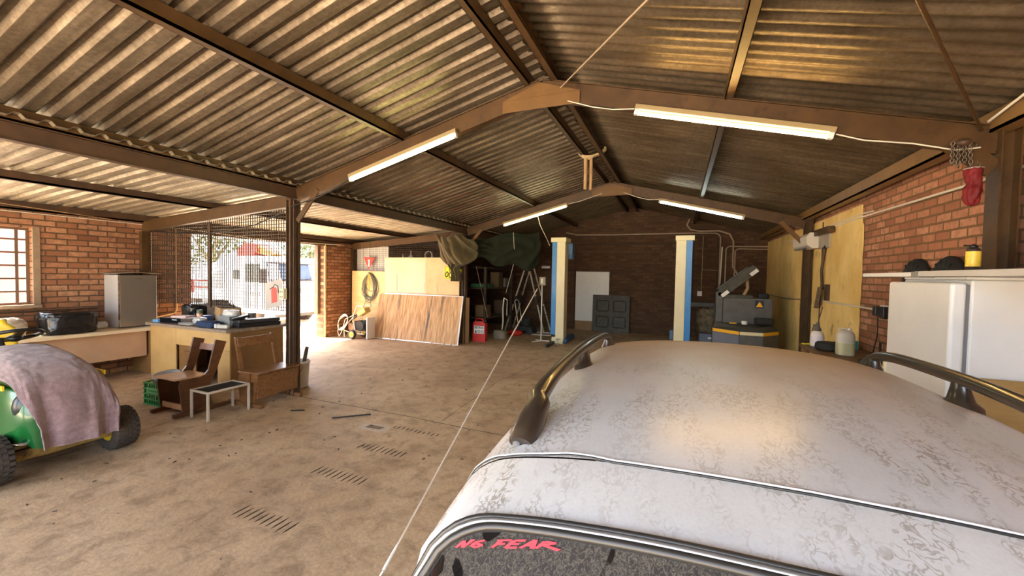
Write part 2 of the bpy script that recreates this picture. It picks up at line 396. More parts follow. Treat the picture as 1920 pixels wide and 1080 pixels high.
def build_shell():
    m = MB(); m.bx(XL - .25, XR + .22, YF - .3, Y3 + .22, -.12, 0)
    st(m.build('floor', floor_m), 'dusty brown concrete floor of the whole shed', 'floor')
    # sawn slots in the floor: four short rows
    rows = [(-1.50, 2.02, .145, 10), (-1.50, 2.70, .15, 10), (-1.51, 3.25, .15, 10), (-1.53, 3.79, .08, 11)]
    txt = ['row of sawn slots in the floor nearest the camera', 'second row of sawn slots in the floor from the camera',
           'third row of sawn slots in the floor, left of the parked car roof rail', 'farthest row of sawn slots in the floor beside the white chalk patch']
    dark = M('slot dirt', (.02, .015, .012), rough=.9)
    for (x, y, ln, n), t in zip(rows, txt):
        m = MB(); random.seed(int(y * 100))
        for k in range(n):
            xx = x + k * .056; l = ln * random.uniform(.85, 1.1); j = random.uniform(-.01, .01)
            pts = [(0, -l / 2), (.006, -l / 4), (.007, l / 5), (.001, l / 2), (-.005, l / 4), (-.006, -l / 4)]
            m.prism(pts, (xx, y - .07 + j, .0005), (1, .0, 0), (0, 1, 0), (0, 0, .0012))
        st(m.build('trim_1', dark), t, 'floor slots')
    def strip(pts, w, label):
        m = MB(); P = []
        for a, b in zip(pts[:-1], pts[1:]):
            for k in range(24): P.append(V(a).lerp(V(b), k / 24))
        P.append(V(pts[-1])); L = []; R = []
        for i, p in enumerate(P):
            d = (P[min(i + 1, len(P) - 1)] - P[max(i - 1, 0)]).normalized(); nn = V((-d.y, d.x, 0))
            ww = w * (.55 + .9 * abs(noise.noise(p * 3))); off = nn * .018 * noise.noise(p * 2.2)
            L.append(p + off + nn * ww); R.append(p + off - nn * ww)
        for i in range(len(P) - 1):
            m.add([L[i], R[i], R[i + 1], L[i + 1]], [(0, 1, 2, 3)])
        st(m.build('trim_2', dark), label, 'floor joint')
    strip([(-3.75, 4.07, .001), (-2.6, 4.07, .001), (-1.85, 4.07, .001), (-.64, 4.02, .001), (.4, 4.02, .001), (1.2, 4.0, .001)], .008, 'dark crack running across the floor by the post')
    strip([(-4.06, 8.62, .001), (-4.25, 6.5, .001), (-4.0, 4.6, .001), (-3.93, 2.95, .001), (-3.85, 2.3, .001), (-3.8, .5, .001)], .006, 'thin joint in the floor running under the school chairs')
    strip([(-1.0, 8.5, .001), (-1.3, 6.0, .001), (-1.15, 4.1, .001)], .004, 'faint floor joint running away toward the left lift post')
    m = MB(); pch = [(-.17, -.07), (-.08, -.11), (.06, -.1), (.17, -.09), (.19, .0), (.14, .08), (.02, .1), (-.1, .09), (-.19, .03)]
    m.prism(pch, (-1.72, 3.62, .0005), (1, 0, 0), (0, 1, 0), (0, 0, .001))
    cp = m.build('trim_3', M('chalk', (.55, .48, .4), (.4, .3, .22), scale=25, rough=.95)); st(cp, 'pale cement patch in the floor beside the slots', 'floor patch')
    m = MB(); m.prism([(-.1, -.035), (.1, -.045), (.11, .03), (-.09, .045)], (-1.73, 3.62, .0012), (1, .1, 0), (0, 1, 0), (0, 0, .0015))
    m.build('trim_3', M('patch centre', (.2, .13, .08), rough=.9), cp).name = 'patch_centre'

    # left wall with the window and the door opening
    m = MB(); a, b = XL - .25, XL
    m.bx(a, b, YF, 1.15, 0, 2.6); m.bx(a, b, 1.15, 2.80, 0, 1.18); m.bx(a, b, 1.15, 2.80, 2.28, 2.6); m.bx(a, b, 2.80, 4.86, 0, 2.6)
    m.bx(a, b, 4.86, 7.98, 2.46, 2.6)
    m.bx(a, b, 7.98, Y3 + .22, 0, 2.6)
    st(m.build('wall_left', brick_l), 'orange brick wall along the left side with window and wide opening', 'wall')
    m = MB()
    def edge(u, w):
        z = w * 2.44
        j = .016 * noise.noise(V((z * 9, u * 3, 2.0))) + .012 * noise.noise(V((z * 23, u, 5.0)))
        return V((XL + .004 + (.012 if .2 < u < .8 else 0), 7.985 + u * .075 + (j if u > .5 else j * .4), z))
    m.grid(edge, 5, 70)
    st(m.build('trim_4', plaster_edge, solid=.01), 'ragged cream plaster strip on the far edge of the door opening', 'plaster edge')
    m = MB(); m.bx(XL - .27, XL + .015, 4.6, 8.4, 2.40, 2.50)
    st(m.build('trim_5', steel, bevel=.006), 'brown lintel over the wide opening in the left wall', 'lintel')
    m = MB(); m.bx(XL - .24, XL - .12, 7.90, 7.985, .62, 2.4); 
    st(m.build('trim_6', M('old timber', (.1, .06, .035), (.2, .12, .07), scale=4, stretch=(8, 8, 1), rough=.8, bump=.3)), 'old dark timber jamb on the far side of the wide opening', 'door jamb')
    # window: steel frame with horizontal louvre bars
    w = thing('window_1', 'steel louvre window over the counter in the left brick wall', 'window', (XL - .12, 1.97, 1.73), kind='structure')
    fr = M('window steel', (.17, .11, .07), rough=.5)
    m = MB(); y0, y1, z0, z1 = -.82, .83, -.55, .55
    for (p, q, r, s_) in ((y0, y1, z0, z0 + .035), (y0, y1, z1 - .035, z1)): m.bx(-.03, .03, p, q, r, s_)
    for p in (y0, y1 - .035, y1 - .14, -.3): m.bx(-.03, .03, p, p + .035, z0 + .036, z1 - .036)
    m.build('window_frame', fr, w, bevel=.004)
    for k in range(5):
        zz = z0 + .19 + k * .185
        m = MB(); m.bx(-.012, .035, y0 + .04, y1 - .04, zz - .012, zz + .012); m.build('louvre_bar', fr, w)
    m = MB(); m.bx(-.002, .002, y0 + .03, y1 - .03, z0 + .03, z1 - .03); m.build('pane', glass_m, w)
    m = MB(); m.bx(XL - .02, XL + .05, 1.02, 2.88, 1.135, 1.18); m.bx(XL - .005, XL + .012, 2.80, 2.88, 1.18, 2.3)
    st(m.build('trim_7', M('sill plaster', (.27, .19, .12), (.36, .26, .17), scale=8, rough=.85, bump=.3), bevel=.006), 'plastered sill and edge around the left window', 'window sill')

    m = MB(); m.bx(XR, XR + .22, YF, Y3 + .22, 0, 2.965)
    st(m.build('wall_right', brick_r), 'pinkish brick wall along the right side', 'wall')
    # ochre plaster skin on the far part of the right wall
    m = MB()
    def pl(u, w):
        z = w * 2.78; y = 6.80 + u * (Y3 - 6.80)
        if u < .02: y += .03 * noise.noise(V((z * 6, 1.2, 0))) + (.05 if z > 2.5 else 0)
        return V((XR - .016, y, z))
    m.grid(pl, 80, 60, smooth=False)
    st(m.build('trim_8', plaster, solid=.015, offset=0), 'ochre plaster skin on the far half of the right wall', 'plaster')
    m = MB(); m.prism([(-7.45, 0), (3.87, 0), (3.87, zroof(3.87) + .03), (0, zroof(0) + .03), (-3.60, zroof(3.6) + .03), (-3.60, zlean(-3.6) + .13), (-7.45, zlean(-7.45) + .13)], (0, Y3, 0), (1, 0, 0), (0, 0, 1), (0, .22, 0))
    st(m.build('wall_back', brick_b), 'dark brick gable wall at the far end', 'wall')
    m = MB()
    for x0, x1, z0, z1 in ((-1.78, -1.74, 0, 2.75), (1.74, 1.78, 0, 2.75), (-1.78, 1.78, 2.75, 2.79)): m.bx(x0, x1, Y3 - .012, Y3 + .01, z0, z1)
    st(m.build('trim_9', M('dark joint', (.05, .03, .02), rough=.9)), 'dark outline of a bricked up doorway in the back wall', 'wall joint')

    # added low wall behind the camera to cut front light, lean-to side left open
    m = MB(); m.bx(2.35, 3.649, YF, YF + .22, 0, 2.6); m.bx(-3.55, -3.2, YF, YF + .22, 0, 2.6); m.bx(-3.2, 2.35, YF, YF + .22, 2.42, 2.6)
    st(m.build('wall_light_block', brick_b), 'added low brick wall with a doorway, unseen behind the camera, cutting front light', 'wall')

    # roof sheets, corrugated geometry
    def sheet(name, prof, x0, z0, x1, z1, mat, label, cuts=1):
        m = MB(); n = len(prof); vs = []; fs = []
        for i in range(cuts + 1):
            t = i / cuts; x = x0 + (x1 - x0) * t; z = z0 + (z1 - z0) * t
            vs += [(x, y, z + h) for y, h in prof]
        for i in range(cuts):
            for k in range(n - 1): fs.append((i * n + k, i * n + k + 1, (i + 1) * n + k + 1, (i + 1) * n + k))
        m.add(vs, fs, name == 'ceiling_right')
        st(m.build(name, mat, solid=.0016), label, 'roof sheeting')
    def ibr(y0, y1, p=.172, h=.036):
        out = []; y = y0
        while y < y1:
            out += [(y, 0), (y + .078, 0), (y + .081, .001), (y + .107, h), (y + .143, h), (y + .169, .001)]; y += p
        return out
    def sine(y0, y1, p=.128, h=.026):
        n = int((y1 - y0) / p * 8)
        return [(y0 + i * p / 8, h / 2 * (1 - math.cos(2 * PI * i / 8))) for i in range(n)]
    sheet('ceiling_left', ibr(YF, Y3 + .1), .02, zroof(.0), -3.74, zroof(3.74), sheet_l, 'ribbed grey roof sheeting on the left slope of the main roof', 6)
    sheet('ceiling_right', sine(YF, Y3 + .1), -.02, zroof(0), 4.05, zroof(4.05), sheet_r, 'corrugated brown grey roof sheeting on the right slope', 6)
    sheet('ceiling_side', ibr(YF, Y3 + .1, .172, .03), -3.44, zlean(-3.44) + .10, -7.62, zlean(-7.62) + .10, sheet_s, 'pale ribbed roof sheeting over the left lean-to', 6)
    m = MB(); m.add([(-.22, YF, zroof(.22) + .05), (0, YF, zroof(0) + .075), (.22, YF, zroof(.22) + .05), (-.22, Y3, zroof(.22) + .05), (0, Y3, zroof(0) + .075), (.22, Y3, zroof(.22) + .05)], [(0, 1, 4, 3), (1, 2, 5, 4)])
    st(m.build('ceiling_ridge', M('ridge cap grey', (.2, .2, .2), rough=.6)), 'grey ridge capping between the two ridge purlins', 'ridge cap')
    # rust streaks lying on single ribs of the left slope
    for i, (y, xa, xb) in enumerate(((6.07, -1.55, -3.05), (6.93, -1.0, -2.9), (7.62, -1.9, -3.3), (5.38, -.6, -1.5))):
        m = MB(); k0 = round((y - YF) / .172); yy = YF + k0 * .172
        vs = []; N = 40
        for q in range(N + 1):
            x = xa + (xb - xa) * q / N; w = .012 + .03 * abs(noise.noise(V((x * 2.5, y, 0)))) + .014
            vs += [(x, yy + .04 - w, zroof(x) - .0035), (x, yy + .04 + w, zroof(x) - .0035)]
        m.add(vs, [(2 * q, 2 * q + 1, 2 * q + 3, 2 * q + 2) for q in range(N)])
        st(m.build('ceiling_rust', rustm), ['long rust streak on the left roof slope nearest the middle frame', 'rust streak on the left roof slope, second from the near frame',
            'rust streak on the left roof slope above the tarpaulin', 'short rust streak on the left roof slope near the ridge'][i], 'rust streak')

def ibeam(mb, p0, p1, w, h, t=.008, up=(0, 0, 1)):
    p0, p1 = V(p0), V(p1); d = (p1 - p0).normalized(); sd = d.cross(V(up)).normalized(); u = sd.cross(d).normalized()
    mb.beam(p0, p1, t, h - 2 * t, up)
    for s in (-1, 1): mb.beam(p0 + u * s * (h / 2 - t / 2), p1 + u * s * (h / 2 - t / 2), w, t, up)

def build_frames():
    FN = [(Y0, 'front'), (Y1, 'near'), (Y2, 'far')]
    pos = {'front': 'behind the camera end', 'near': 'in the near frame', 'far': 'in the far frame'}
    for y, nm in FN:
        for s in (-1, 1):
            side = 'left' if s < 0 else 'right'
            m = MB(); dz = .1
            ibeam(m, (s * .0, y, zraf(0) - dz), (s * 3.50, y, zraf(3.50) - dz), .075, .2)
            m.beam((s * .0, y, zraf(0) - dz), (s * 3.50, y, zraf(3.50) - dz), .05, .18)
            r = m.build('roof_beam', steel)
            st(r, 'brown steel rafter on the %s roof slope %s' % (side, pos[nm]), 'rafter')
            k = MB(); px = s * (3.22 if (s > 0 and nm != 'far') else 3.10); k.beam((px, y - .03, zraf(px) - .16), (s * 3.47, y - .03, 2.58 if (s > 0 and nm != 'far') else 2.42), .13 if s > 0 and nm != 'far' else .075, .02, (0, 1, 0))
            k.build('knee_brace', gusset if nm == 'far' else steel, r)
        m = MB(); m.bx(-.42, .42, y - .047, y - .038, 3.475, 3.60); m.prism([(-.42, 3.60), (.42, 3.60), (0, 3.74)], (0, y - .0465, 0), (1, 0, 0), (0, 0, 1), (0, .008, 0))
        st(m.build('apex_beam_plate', gusset, bevel=.003), 'ochre steel plate joining the rafters at the ridge %s' % pos[nm], 'gusset plate')
        # lean-to rafter
        m = MB(); ibeam(m, (-3.6, y, zlean(-3.6) - .085), (-7.16, y, zlean(-7.16) - .085), .07, .17); m.beam((-3.6, y, zlean(-3.6) - .085), (-7.16, y, zlean(-7.16) - .085), .05, .15)
        st(m.build('roof_beam', steel if nm != 'far' else gusset), 'brown steel rafter of the lean-to roof %s' % pos[nm], 'rafter')
        # posts
        def hpost(x, y, z1, w, d, mat, label, parent_parts=True):
            m = MB()
            for s2 in (-1, 1): m.bx(x + s2 * w / 2 - (.009 if s2 > 0 else 0), x + s2 * w / 2 + (0 if s2 > 0 else .009), y - d / 2, y + d / 2, 0, z1)
            m.bx(x - w / 2 + .009, x + w / 2 - .009, y - .005, y + .005, 0, z1)
            m.bx(x - w / 2 - .03, x + w / 2 + .03, y - d / 2 - .03, y + d / 2 + .03, 0, .012)
            return st(m.build('column', mat), label, 'post')
        hpost(3.54, y, zraf(3.54) - .0, .11, .15, steel, {'front': 'brown steel post at the right wall behind the camera', 'near': 'brown steel post at the right wall behind the shelf with the yellow can', 'far': 'brown steel post at the ochre plaster beside the spade'}[nm])
        lp = {'front': 'dark steel post left of the car behind the camera', 'near': 'dark steel post standing free beside the cluttered workbench', 'far': 'dark steel post behind the olive tarpaulin'}[nm]
        m = MB(); x = -3.59
        m.bx(x - .075, x + .075, y - .006, y + .006, 0, 2.72); m.bx(x - .075, x - .066, y - .055, y + .055, 0, 2.72); m.bx(x + .066, x + .075, y - .055, y + .055, 0, 2.72); m.bx(x - .02, x + .005, y - .05, y - .006, 0, 2.72)
        st(m.build('column', steel_d), lp, 'post')
        m = MB(); m.bx(XL + .004, XL + .09, y - .05, y + .05, 0, zlean(XL) - .17)
        st(m.build('column', steel), {'front': 'brown steel post against the left wall behind the camera', 'near': 'brown steel post on the left wall beside the bar fridge', 'far': 'brown steel post in the corner beside the pressure washer'}[nm], 'post')
    # purlins
    def purlin(x, zt, w, h, label, mat=steel, lip=True, name='roof_beam'):
        m = MB(); y0, y1 = YF, Y3 - .005
        m.bx(x - w / 2, x + w / 2, y0, y1, zt - .006, zt); m.bx(x - w / 2, x + w / 2, y0, y1, zt - h, zt - h + .006)
        sgn = 1 if x < 0 else -1
        m.bx(x - .004 - sgn * w / 2 * .0 + sgn * (w / 2 - .004), x + .004 + sgn * (w / 2 - .004), y0, y1, zt - h + .006, zt - .006)
        m.bx(x - w / 2, x - w / 2 + .005, y0, y1, zt - h, zt - h + .025); m.bx(x + w / 2 - .005, x + w / 2, y0, y1, zt - h, zt - h + .025)
        return st(m.build(name, mat), label, 'purlin')
    purlin(-.15, zroof(.12) - .004, .06, .125, 'brown ridge purlin on the left of the ridge gap')
    purlin(.15, zroof(.12) - .004, .07, .125, 'brown ridge purlin on the right of the ridge gap')
    purlin(-1.75, zroof(1.78) - .002, .07, .118, 'brown purlin halfway up the left main roof slope')
    purlin(1.75, zroof(1.78) - .002, .07, .118, 'brown purlin halfway up the right roof slope')
    purlin(-3.53, zroof(3.56) - .004, .07, .115, 'brown upper purlin over the left post line')
    m = MB(); ibeam(m, (-3.53, YF, 2.80), (-3.53, Y3 - .005, 2.80), .09, .15)
    m.bx(-3.55, -3.51, YF, Y3 - .005, 2.735, 2.865)
    st(m.build('roof_beam', steel_d), 'dark steel beam spanning the left post line under the eave purlin', 'beam')
    purlin(3.50, zroof(3.54) - .002, .12, .15, 'brown eave purlin along the top of the right wall', M('lit brown steel', (.17, .095, .03), (.23, .135, .05), scale=5, rough=.45))  # brown steel painted lighter here, as the lit eave purlin looks
    purlin(-5.35, zlean(-5.35) + .098, .06, .1, 'dark purlin halfway across the lean-to roof', steel_d)
    purlin(-7.14, zlean(-7.14) + .098, .07, .12, 'dark purlin along the top of the left brick wall', steel_d)
    # roof bracing rods
    for p, q, l in (((.19, Y1, 3.66), (3.35, Y0, 2.84), 'thin steel bracing rod crossing the right roof from the ridge'), ((3.38, Y1 - .06, 2.86), (.2, Y0, 3.66), 'thick steel bracing rod running up the right roof from the wall post')):
        m = MB(); m.cyl(p, q, .007 if 'thin' in l else .011, n=8); st(m.build('roof_beam_rod', conduit if 'thin' in l else steel), l, 'bracing rod')
    m = MB(); m.box((3.57, 8.3, 2.56), (.1, .95, .1), (0, .0, 0)); st(m.build('lintel_beam', steel), 'short brown timber lintel set in the top of the ochre plaster', 'lintel')
build_shell(); build_frames()
# ------------------------------------------------------------------ the car
def dusty_paint():
    m, nt, b = NT('dusty silver white paint')
    v = coords(nt)
    # contour-line squiggles of dried water, in bands that run along the roof
    w1 = noi(nt, coords(nt, (1.0, .6, 1)), 56, 2, .5, .8)
    sub = nd(nt, 'ShaderNodeMath', operation='SUBTRACT'); sub.inputs[1].default_value = .5; nt.links.new(w1, sub.inputs[0])
    ab = nd(nt, 'ShaderNodeMath', operation='ABSOLUTE'); nt.links.new(sub.outputs[0], ab.inputs[0])
    line = ramp(nt, ab.outputs[0], [(.0, (1, 1, 1)), (.025, (.85,) * 3), (.055, (0, 0, 0))])
    band = ramp(nt, noi(nt, coords(nt, (1, .2, 1), rot=(0, 0, .12)), 17, 2, .5), [(.42, (0, 0, 0)), (.56, (1, 1, 1))])
    patch = ramp(nt, noi(nt, v, 1.7, 2, .5), [(.3, g3(.3)), (.52, (1, 1, 1))])
    k = mixc(nt, 1.0, mixc(nt, 1.0, line, band, 'MULTIPLY'), patch, 'MULTIPLY')
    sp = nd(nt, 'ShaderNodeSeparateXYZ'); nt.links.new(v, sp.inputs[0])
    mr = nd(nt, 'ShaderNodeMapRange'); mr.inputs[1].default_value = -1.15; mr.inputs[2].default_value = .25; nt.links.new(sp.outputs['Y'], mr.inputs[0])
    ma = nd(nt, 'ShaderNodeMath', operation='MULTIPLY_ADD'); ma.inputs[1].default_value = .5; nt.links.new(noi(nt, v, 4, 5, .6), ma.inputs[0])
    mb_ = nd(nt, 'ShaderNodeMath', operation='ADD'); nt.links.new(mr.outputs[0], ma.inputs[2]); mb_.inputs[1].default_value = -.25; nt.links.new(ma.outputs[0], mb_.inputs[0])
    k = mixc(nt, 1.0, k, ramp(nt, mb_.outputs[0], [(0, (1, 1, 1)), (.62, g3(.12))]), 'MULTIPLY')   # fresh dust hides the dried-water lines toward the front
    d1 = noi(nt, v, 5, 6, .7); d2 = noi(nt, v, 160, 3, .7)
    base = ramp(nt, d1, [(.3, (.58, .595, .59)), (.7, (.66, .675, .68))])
    base = mixc(nt, ramp(nt, mb_.outputs[0], [(.0, g3(.0)), (.9, g3(.88))]), base, (.40, .28, .16))   # brown dust and the brown ceiling's reflection painted together over the front
    base = mixc(nt, .16, base, ramp(nt, d2, [(.35, (.62, .58, .54)), (.6, (1, 1, 1))]), 'MULTIPLY')
    sc = nd(nt, 'ShaderNodeMath', operation='MULTIPLY'); sc.inputs[1].default_value = .8
    nt.links.new(k, sc.inputs[0])
    col = mixc(nt, sc.outputs[0], base, (.24, .2, .155))
    nt.links.new(col, b.inputs['Base Color'])
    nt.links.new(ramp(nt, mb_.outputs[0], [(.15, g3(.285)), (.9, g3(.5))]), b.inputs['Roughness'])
    b.inputs['Specular IOR Level'].default_value = .4
    bumpn(nt, b, d2, .05, .002)
    return m
def dusty_glass():
    m, nt, b = NT('dusty dark rear glass')
    v = coords(nt)
    w1 = noi(nt, coords(nt, (1.0, 1, .6)), 120, 3, .6, 1.0)
    sub = nd(nt, 'ShaderNodeMath', operation='SUBTRACT'); sub.inputs[1].default_value = .5; nt.links.new(w1, sub.inputs[0])
    ab = nd(nt, 'ShaderNodeMath', operation='ABSOLUTE'); nt.links.new(sub.outputs[0], ab.inputs[0])
    line = ramp(nt, ab.outputs[0], [(0, (.1, .09, .072)), (.035, (.03, .027, .023)), (.09, (.011, .0105, .01))])
    wipe = ramp(nt, noi(nt, coords(nt, (1, 1, 1.6)), 7.5, 2, .4, 1.5), [(.57, (0, 0, 0)), (.6, (1, 1, 1))])
    col = mixc(nt, wipe, line, (.006, .006, .007))
    nt.links.new(col, b.inputs['Base Color']); nt.links.new(ramp(nt, wipe, [(0, g3(.5)), (1, g3(.08))]), b.inputs['Roughness'])
    return m
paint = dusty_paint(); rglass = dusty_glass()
highlight = M('white seam highlight', (.78, .8, .84), rough=.3)  # painted highlight of the tailgate seam
rail_m = M('black rail plastic', (.018, .014, .011), (.045, .034, .024), scale=5, rough=.28, stretch=(3, .6, 3), coat=.3)
trim_k = M('black window rubber', (.02, .02, .02), rough=.35)
decal = M('red decal', (.8, .05, .075), rough=.5)
dark_glass = M('dark car glass', (.012, .014, .015), rough=.08)

CAR_X = 1.63
CAR_X = 1.63
CAR_ZC = [(.60, 1.275), (.66, 1.302), (.72, 1.322), (.8, 1.343), (.92, 1.368), (1.2, 1.396), (1.7, 1.418), (2.2, 1.414), (2.5, 1.396), (2.7, 1.366), (2.86, 1.32)]
CAR_DR = [(0, 0), (.2, .005), (.4, .02), (.55, .042), (.62, .06), (.66, .08), (.70, .115), (.725, .155)]
def smooth_interp(t, P):
    """monotone cubic through the points P"""
    if t <= P[0][0]: return P[0][1]
    if t >= P[-1][0]: return P[-1][1]
    n = len(P)
    i = 0
    while t > P[i + 1][0]: i += 1
    def sl(k): return (P[k + 1][1] - P[k][1]) / (P[k + 1][0] - P[k][0])
    def tg(k):
        if k == 0: return sl(0)
        if k == n - 1: return sl(n - 2)
        a, b = sl(k - 1), sl(k)
        return 0.0 if a * b <= 0 else 2 * a * b / (a + b)
    h = P[i + 1][0] - P[i][0]; s = (t - P[i][0]) / h
    return ((2 * s ** 3 - 3 * s * s + 1) * P[i][1] + (s ** 3 - 2 * s * s + s) * h * tg(i) + (-2 * s ** 3 + 3 * s * s) * P[i + 1][1] + (s ** 3 - s * s) * h * tg(i + 1))
def car_z(x, y):
    return smooth_interp(y, CAR_ZC) - smooth_interp(abs(x), CAR_DR)
CY = 2.3
def build_car():
    B = V((CAR_X, CY, 0))
    c = thing('car', 'dusty silver white car with black roof rails parked in the right foreground', 'car', B)
    L = lambda x, y, z: V((x, y - CY, z))
    HWD = .725; YR = .715; YFR = 2.86
    def face(u, w):
        """rear face below the roof edge: u across, w down"""
        x = u * HWD; wrap = .16 * max(0, (abs(u) - .72) / .28) ** 2
        zt = car_z(x, YR) if abs(u) < 1 else car_z(x, YR)
        P = [(0, 0, 0), (.30, .36, .355), (.42, .40, .46), (.50, .415, .70), (1, .42, .95)]
        dz = smooth_interp(w, [(a, q) for a, p, q in P]); dy = smooth_interp(w, [(a, p) for a, p, q in P])
        wd = 1 + .13 * min(1, w / .45)
        return L(x * wd, YR - dy + wrap * min(1, w * 6), zt - dz * (1 - .0 * w))
    # roof skin
    m = MB()
    m.grid(lambda u, w: L((u * 2 - 1) * HWD, .895 + w * (YFR - .895), car_z((u * 2 - 1) * HWD, .895 + w * (YFR - .895))), 61, 50)
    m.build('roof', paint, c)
    # tailgate: header between seam and glass, and the face below
    m = MB()
    m.grid(lambda u, w: L((u * 2 - 1) * HWD, YR + w * (.891 - YR), car_z((u * 2 - 1) * HWD, YR + w * (.891 - YR)) - .001), 61, 10)
    m.grid(lambda u, w: face(u * 2 - 1, w), 61, 40)
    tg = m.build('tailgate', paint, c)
    # sides down to the belt and sill
    for s in (-1, 1):
        m = MB()
        def side(u, w):
            yr = face(s, w * .9).y + CY
            q = face(s, w * .9)
            yf = YFR + min(1, w / .42) * .75
            y = yr + u * (yf - yr); zt = car_z(HWD, max(YR, min(YFR, y)))
            x = s * HWD * (1 + .13 * min(1, w / .40)); dz = smooth_interp(w, [(0, 0), (.3, .355), (.42, .46), (.5, .7), (1, .98)])
            return L(x, y, max(.25, zt - dz))
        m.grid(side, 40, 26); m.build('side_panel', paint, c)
        m = MB()
        for (a, b) in ((.12, .42), (.46, .78)):
            m.grid(lambda u, w: side(a + (b - a) * u, .06 + .26 * w) + V((s * .004, 0, 0)), 12, 8)
        m.build('side_window', dark_glass, c)
    # bonnet and nose
    m = MB(); sec = [(3.3, .80, .94), (3.7, .81, .90), (4.1, .80, .84), (4.42, .76, .74), (4.55, .70, .6), (4.58, .68, .35)]
    def nose(u, w):
        i = w * (len(sec) - 1); k = min(int(i), len(sec) - 2); t = i - k
        y, hw, zt = [a + (b - a) * t for a, b in zip(sec[k], sec[k + 1])]
        a = (u * 2 - 1) * 1.25
        if abs(a) <= 1: return L(a * hw, y, zt - .05 * a * a)
        return L(math.copysign(hw, a), y, max(.3, zt - .05 - (abs(a) - 1) / .25 * (zt - .33)))
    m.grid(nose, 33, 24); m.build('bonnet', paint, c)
    m = MB(); m.grid(lambda u, w: L((u * 2 - 1) * (.68 + .06 * w), 2.86 + w * .62, car_z((u * 2 - 1) * .6, 2.86) - .01 - w * .38), 14, 8); m.build('windscreen', dark_glass, c)
    m = MB(); m.bx(-.74, .74, .36 - CY, 4.5 - CY, .22, .34); m.build('floor_pan', black_m, c)
    for s in (-1, 1):
        for y in (.95, 3.75):
            m = MB(); m.lathe([(.10, -.09), (.2, -.1), (.29, -.085), (.30, -.05), (.30, .05), (.29, .085), (.2, .1), (.10, .09)], 28, (s * .74, y - CY, .301), (1, 0, 0))
            wl = m.build('wheel', rubber, c)
            m = MB(); m.lathe([(.0, .07), (.16, .085), (.19, .1)], 24, (s * .74, y - CY, .301), (s, 0, 0)); m.build('rim', zinc, wl)
    m = MB(); m.box((0, .33 - CY, .45), (1.5, .16, .22)); m.build('bumper', M('grey bumper', (.08, .08, .085), rough=.6), c, bevel=.05, seg=3)
    for s in (-1, 1):
        m = MB(); m.box((s * .66, .335 - CY, .75), (.16, .06, .24)); m.build('tail_light', red, c, bevel=.02)
    # highlight along the tailgate seam, put in as a white tube
    pts = [(-.745, .93, None), (-.725, .925, None), (-.693, .918, None), (-.61, .903, None), (-.518, .904, None), (-.458, .91, None), (-.406, .905, None), (-.356, .895, None), (-.25, .889, None), (0, .886, None)]
    pts = pts + [(-x, y, z) for x, y, z in reversed(pts[:-1])]
    def rp(x, y, off): return L(x, y, car_z(max(-HWD, min(HWD, x)), y) + off - (.05 if abs(x) > HWD else 0))
    fine = []
    for a, b in zip(pts[:-1], pts[1:]):
        for k in range(8): fine.append(rp(a[0] + (b[0] - a[0]) * k / 8, a[1] + (b[1] - a[1]) * k / 8, .0005))
    m = MB(); m.tube(fine, .0042, 8); m.build('seam_highlight', highlight, c)
    m = MB(); m.tube([p + V((0, -.0046, -.0010)) for p in fine], .003, 6); m.build('seam_gap', trim_k, c)
    # rear glass with rubber and bright strip
    def gl(u, w, off):
        """rear window: u,w in 0..1 inside the face, rounded upper corners"""
        U = (u * 2 - 1) * .925; ww = .012 + w * .27
        p = face(U, ww); q = face(U, ww + .01); r_ = face(min(1, U + .01), ww)
        n = (r_ - p).cross(q - p)
        if n.length > 0: n.normalize()
        if n.y > 0: n = -n
        return p + n * off
    def corner(u, w):
        """squeeze the window outline to rounded corners"""
        r = .10; cu = u; a = abs(u * 2 - 1); 
        if a > 1 - 2 * r:
            t = (a - (1 - 2 * r)) / (2 * r); lift = (1 - math.sqrt(max(0, 1 - t * t))) * .22
            return u, lift + w * (1 - lift * 1.0)
        return u, w
    m = MB(); m.grid(lambda u, w: gl(*corner(u, w), .004), 61, 24); rg = m.build('rear_window', rglass, c)
    top = [corner(i / 60, 0) for i in range(61)]
    per = [(0, 1 - k / 14 * (1 - top[0][1])) for k in range(14)] + top + [(1, top[-1][1] + k / 14 * (1 - top[-1][1])) for k in range(1, 15)]
    m = MB(); m.tube([gl(u, w, .005) for u, w in per], .0095, 8); m.build('window_rubber', trim_k, c)
    def outw(u, w, k): return (.5 + (u - .5) * (1 + k), w - k * .8)
    m = MB(); m.tube([gl(*outw(u, w, .026), .006) for u, w in per], .0065, 8); m.build('bright_strip', M('dull bright strip', (.26, .27, .28), rough=.3, metal=.7), c)
    m = MB(); m.tube([gl(*outw(u, w, .048), .004) for u, w in per], .0062, 8); m.build('outer_rubber', trim_k, c)
    # hand-lettered decal, strokes as thin slanted strips on the glass
    L_ = {'N': [((0, 0), (.28, 1)), ((.28, 1), (.5, 0)), ((.5, 0), (.85, 1.15))], 'O': [((.75, 1.0), (.2, .75)), ((.2, .75), (.1, .2)), ((.1, .2), (.5, 0)), ((.5, 0), (.75, .35)), ((.75, .35), (.25, .55))],
          'F': [((.1, 0), (.4, .95)), ((.15, 1.0), (1.0, 1.05)), ((.25, .5), (.75, .55))], 'E': [((0, 0), (.3, 1)), ((.3, 1), (.95, 1.05)), ((.15, .52), (.7, .55)), ((0, .02), (.7, .04))],
          'A': [((0, 0), (.62, 1.15)), ((.62, 1.15), (.7, 0)), ((.3, .4), (.68, .42))], 'R': [((0, 0), (.3, 1)), ((.3, 1), (.95, .8)), ((.95, .8), (.2, .5)), ((.3, .5), (1.35, -.05))]}
    m = MB(); x = 0.0
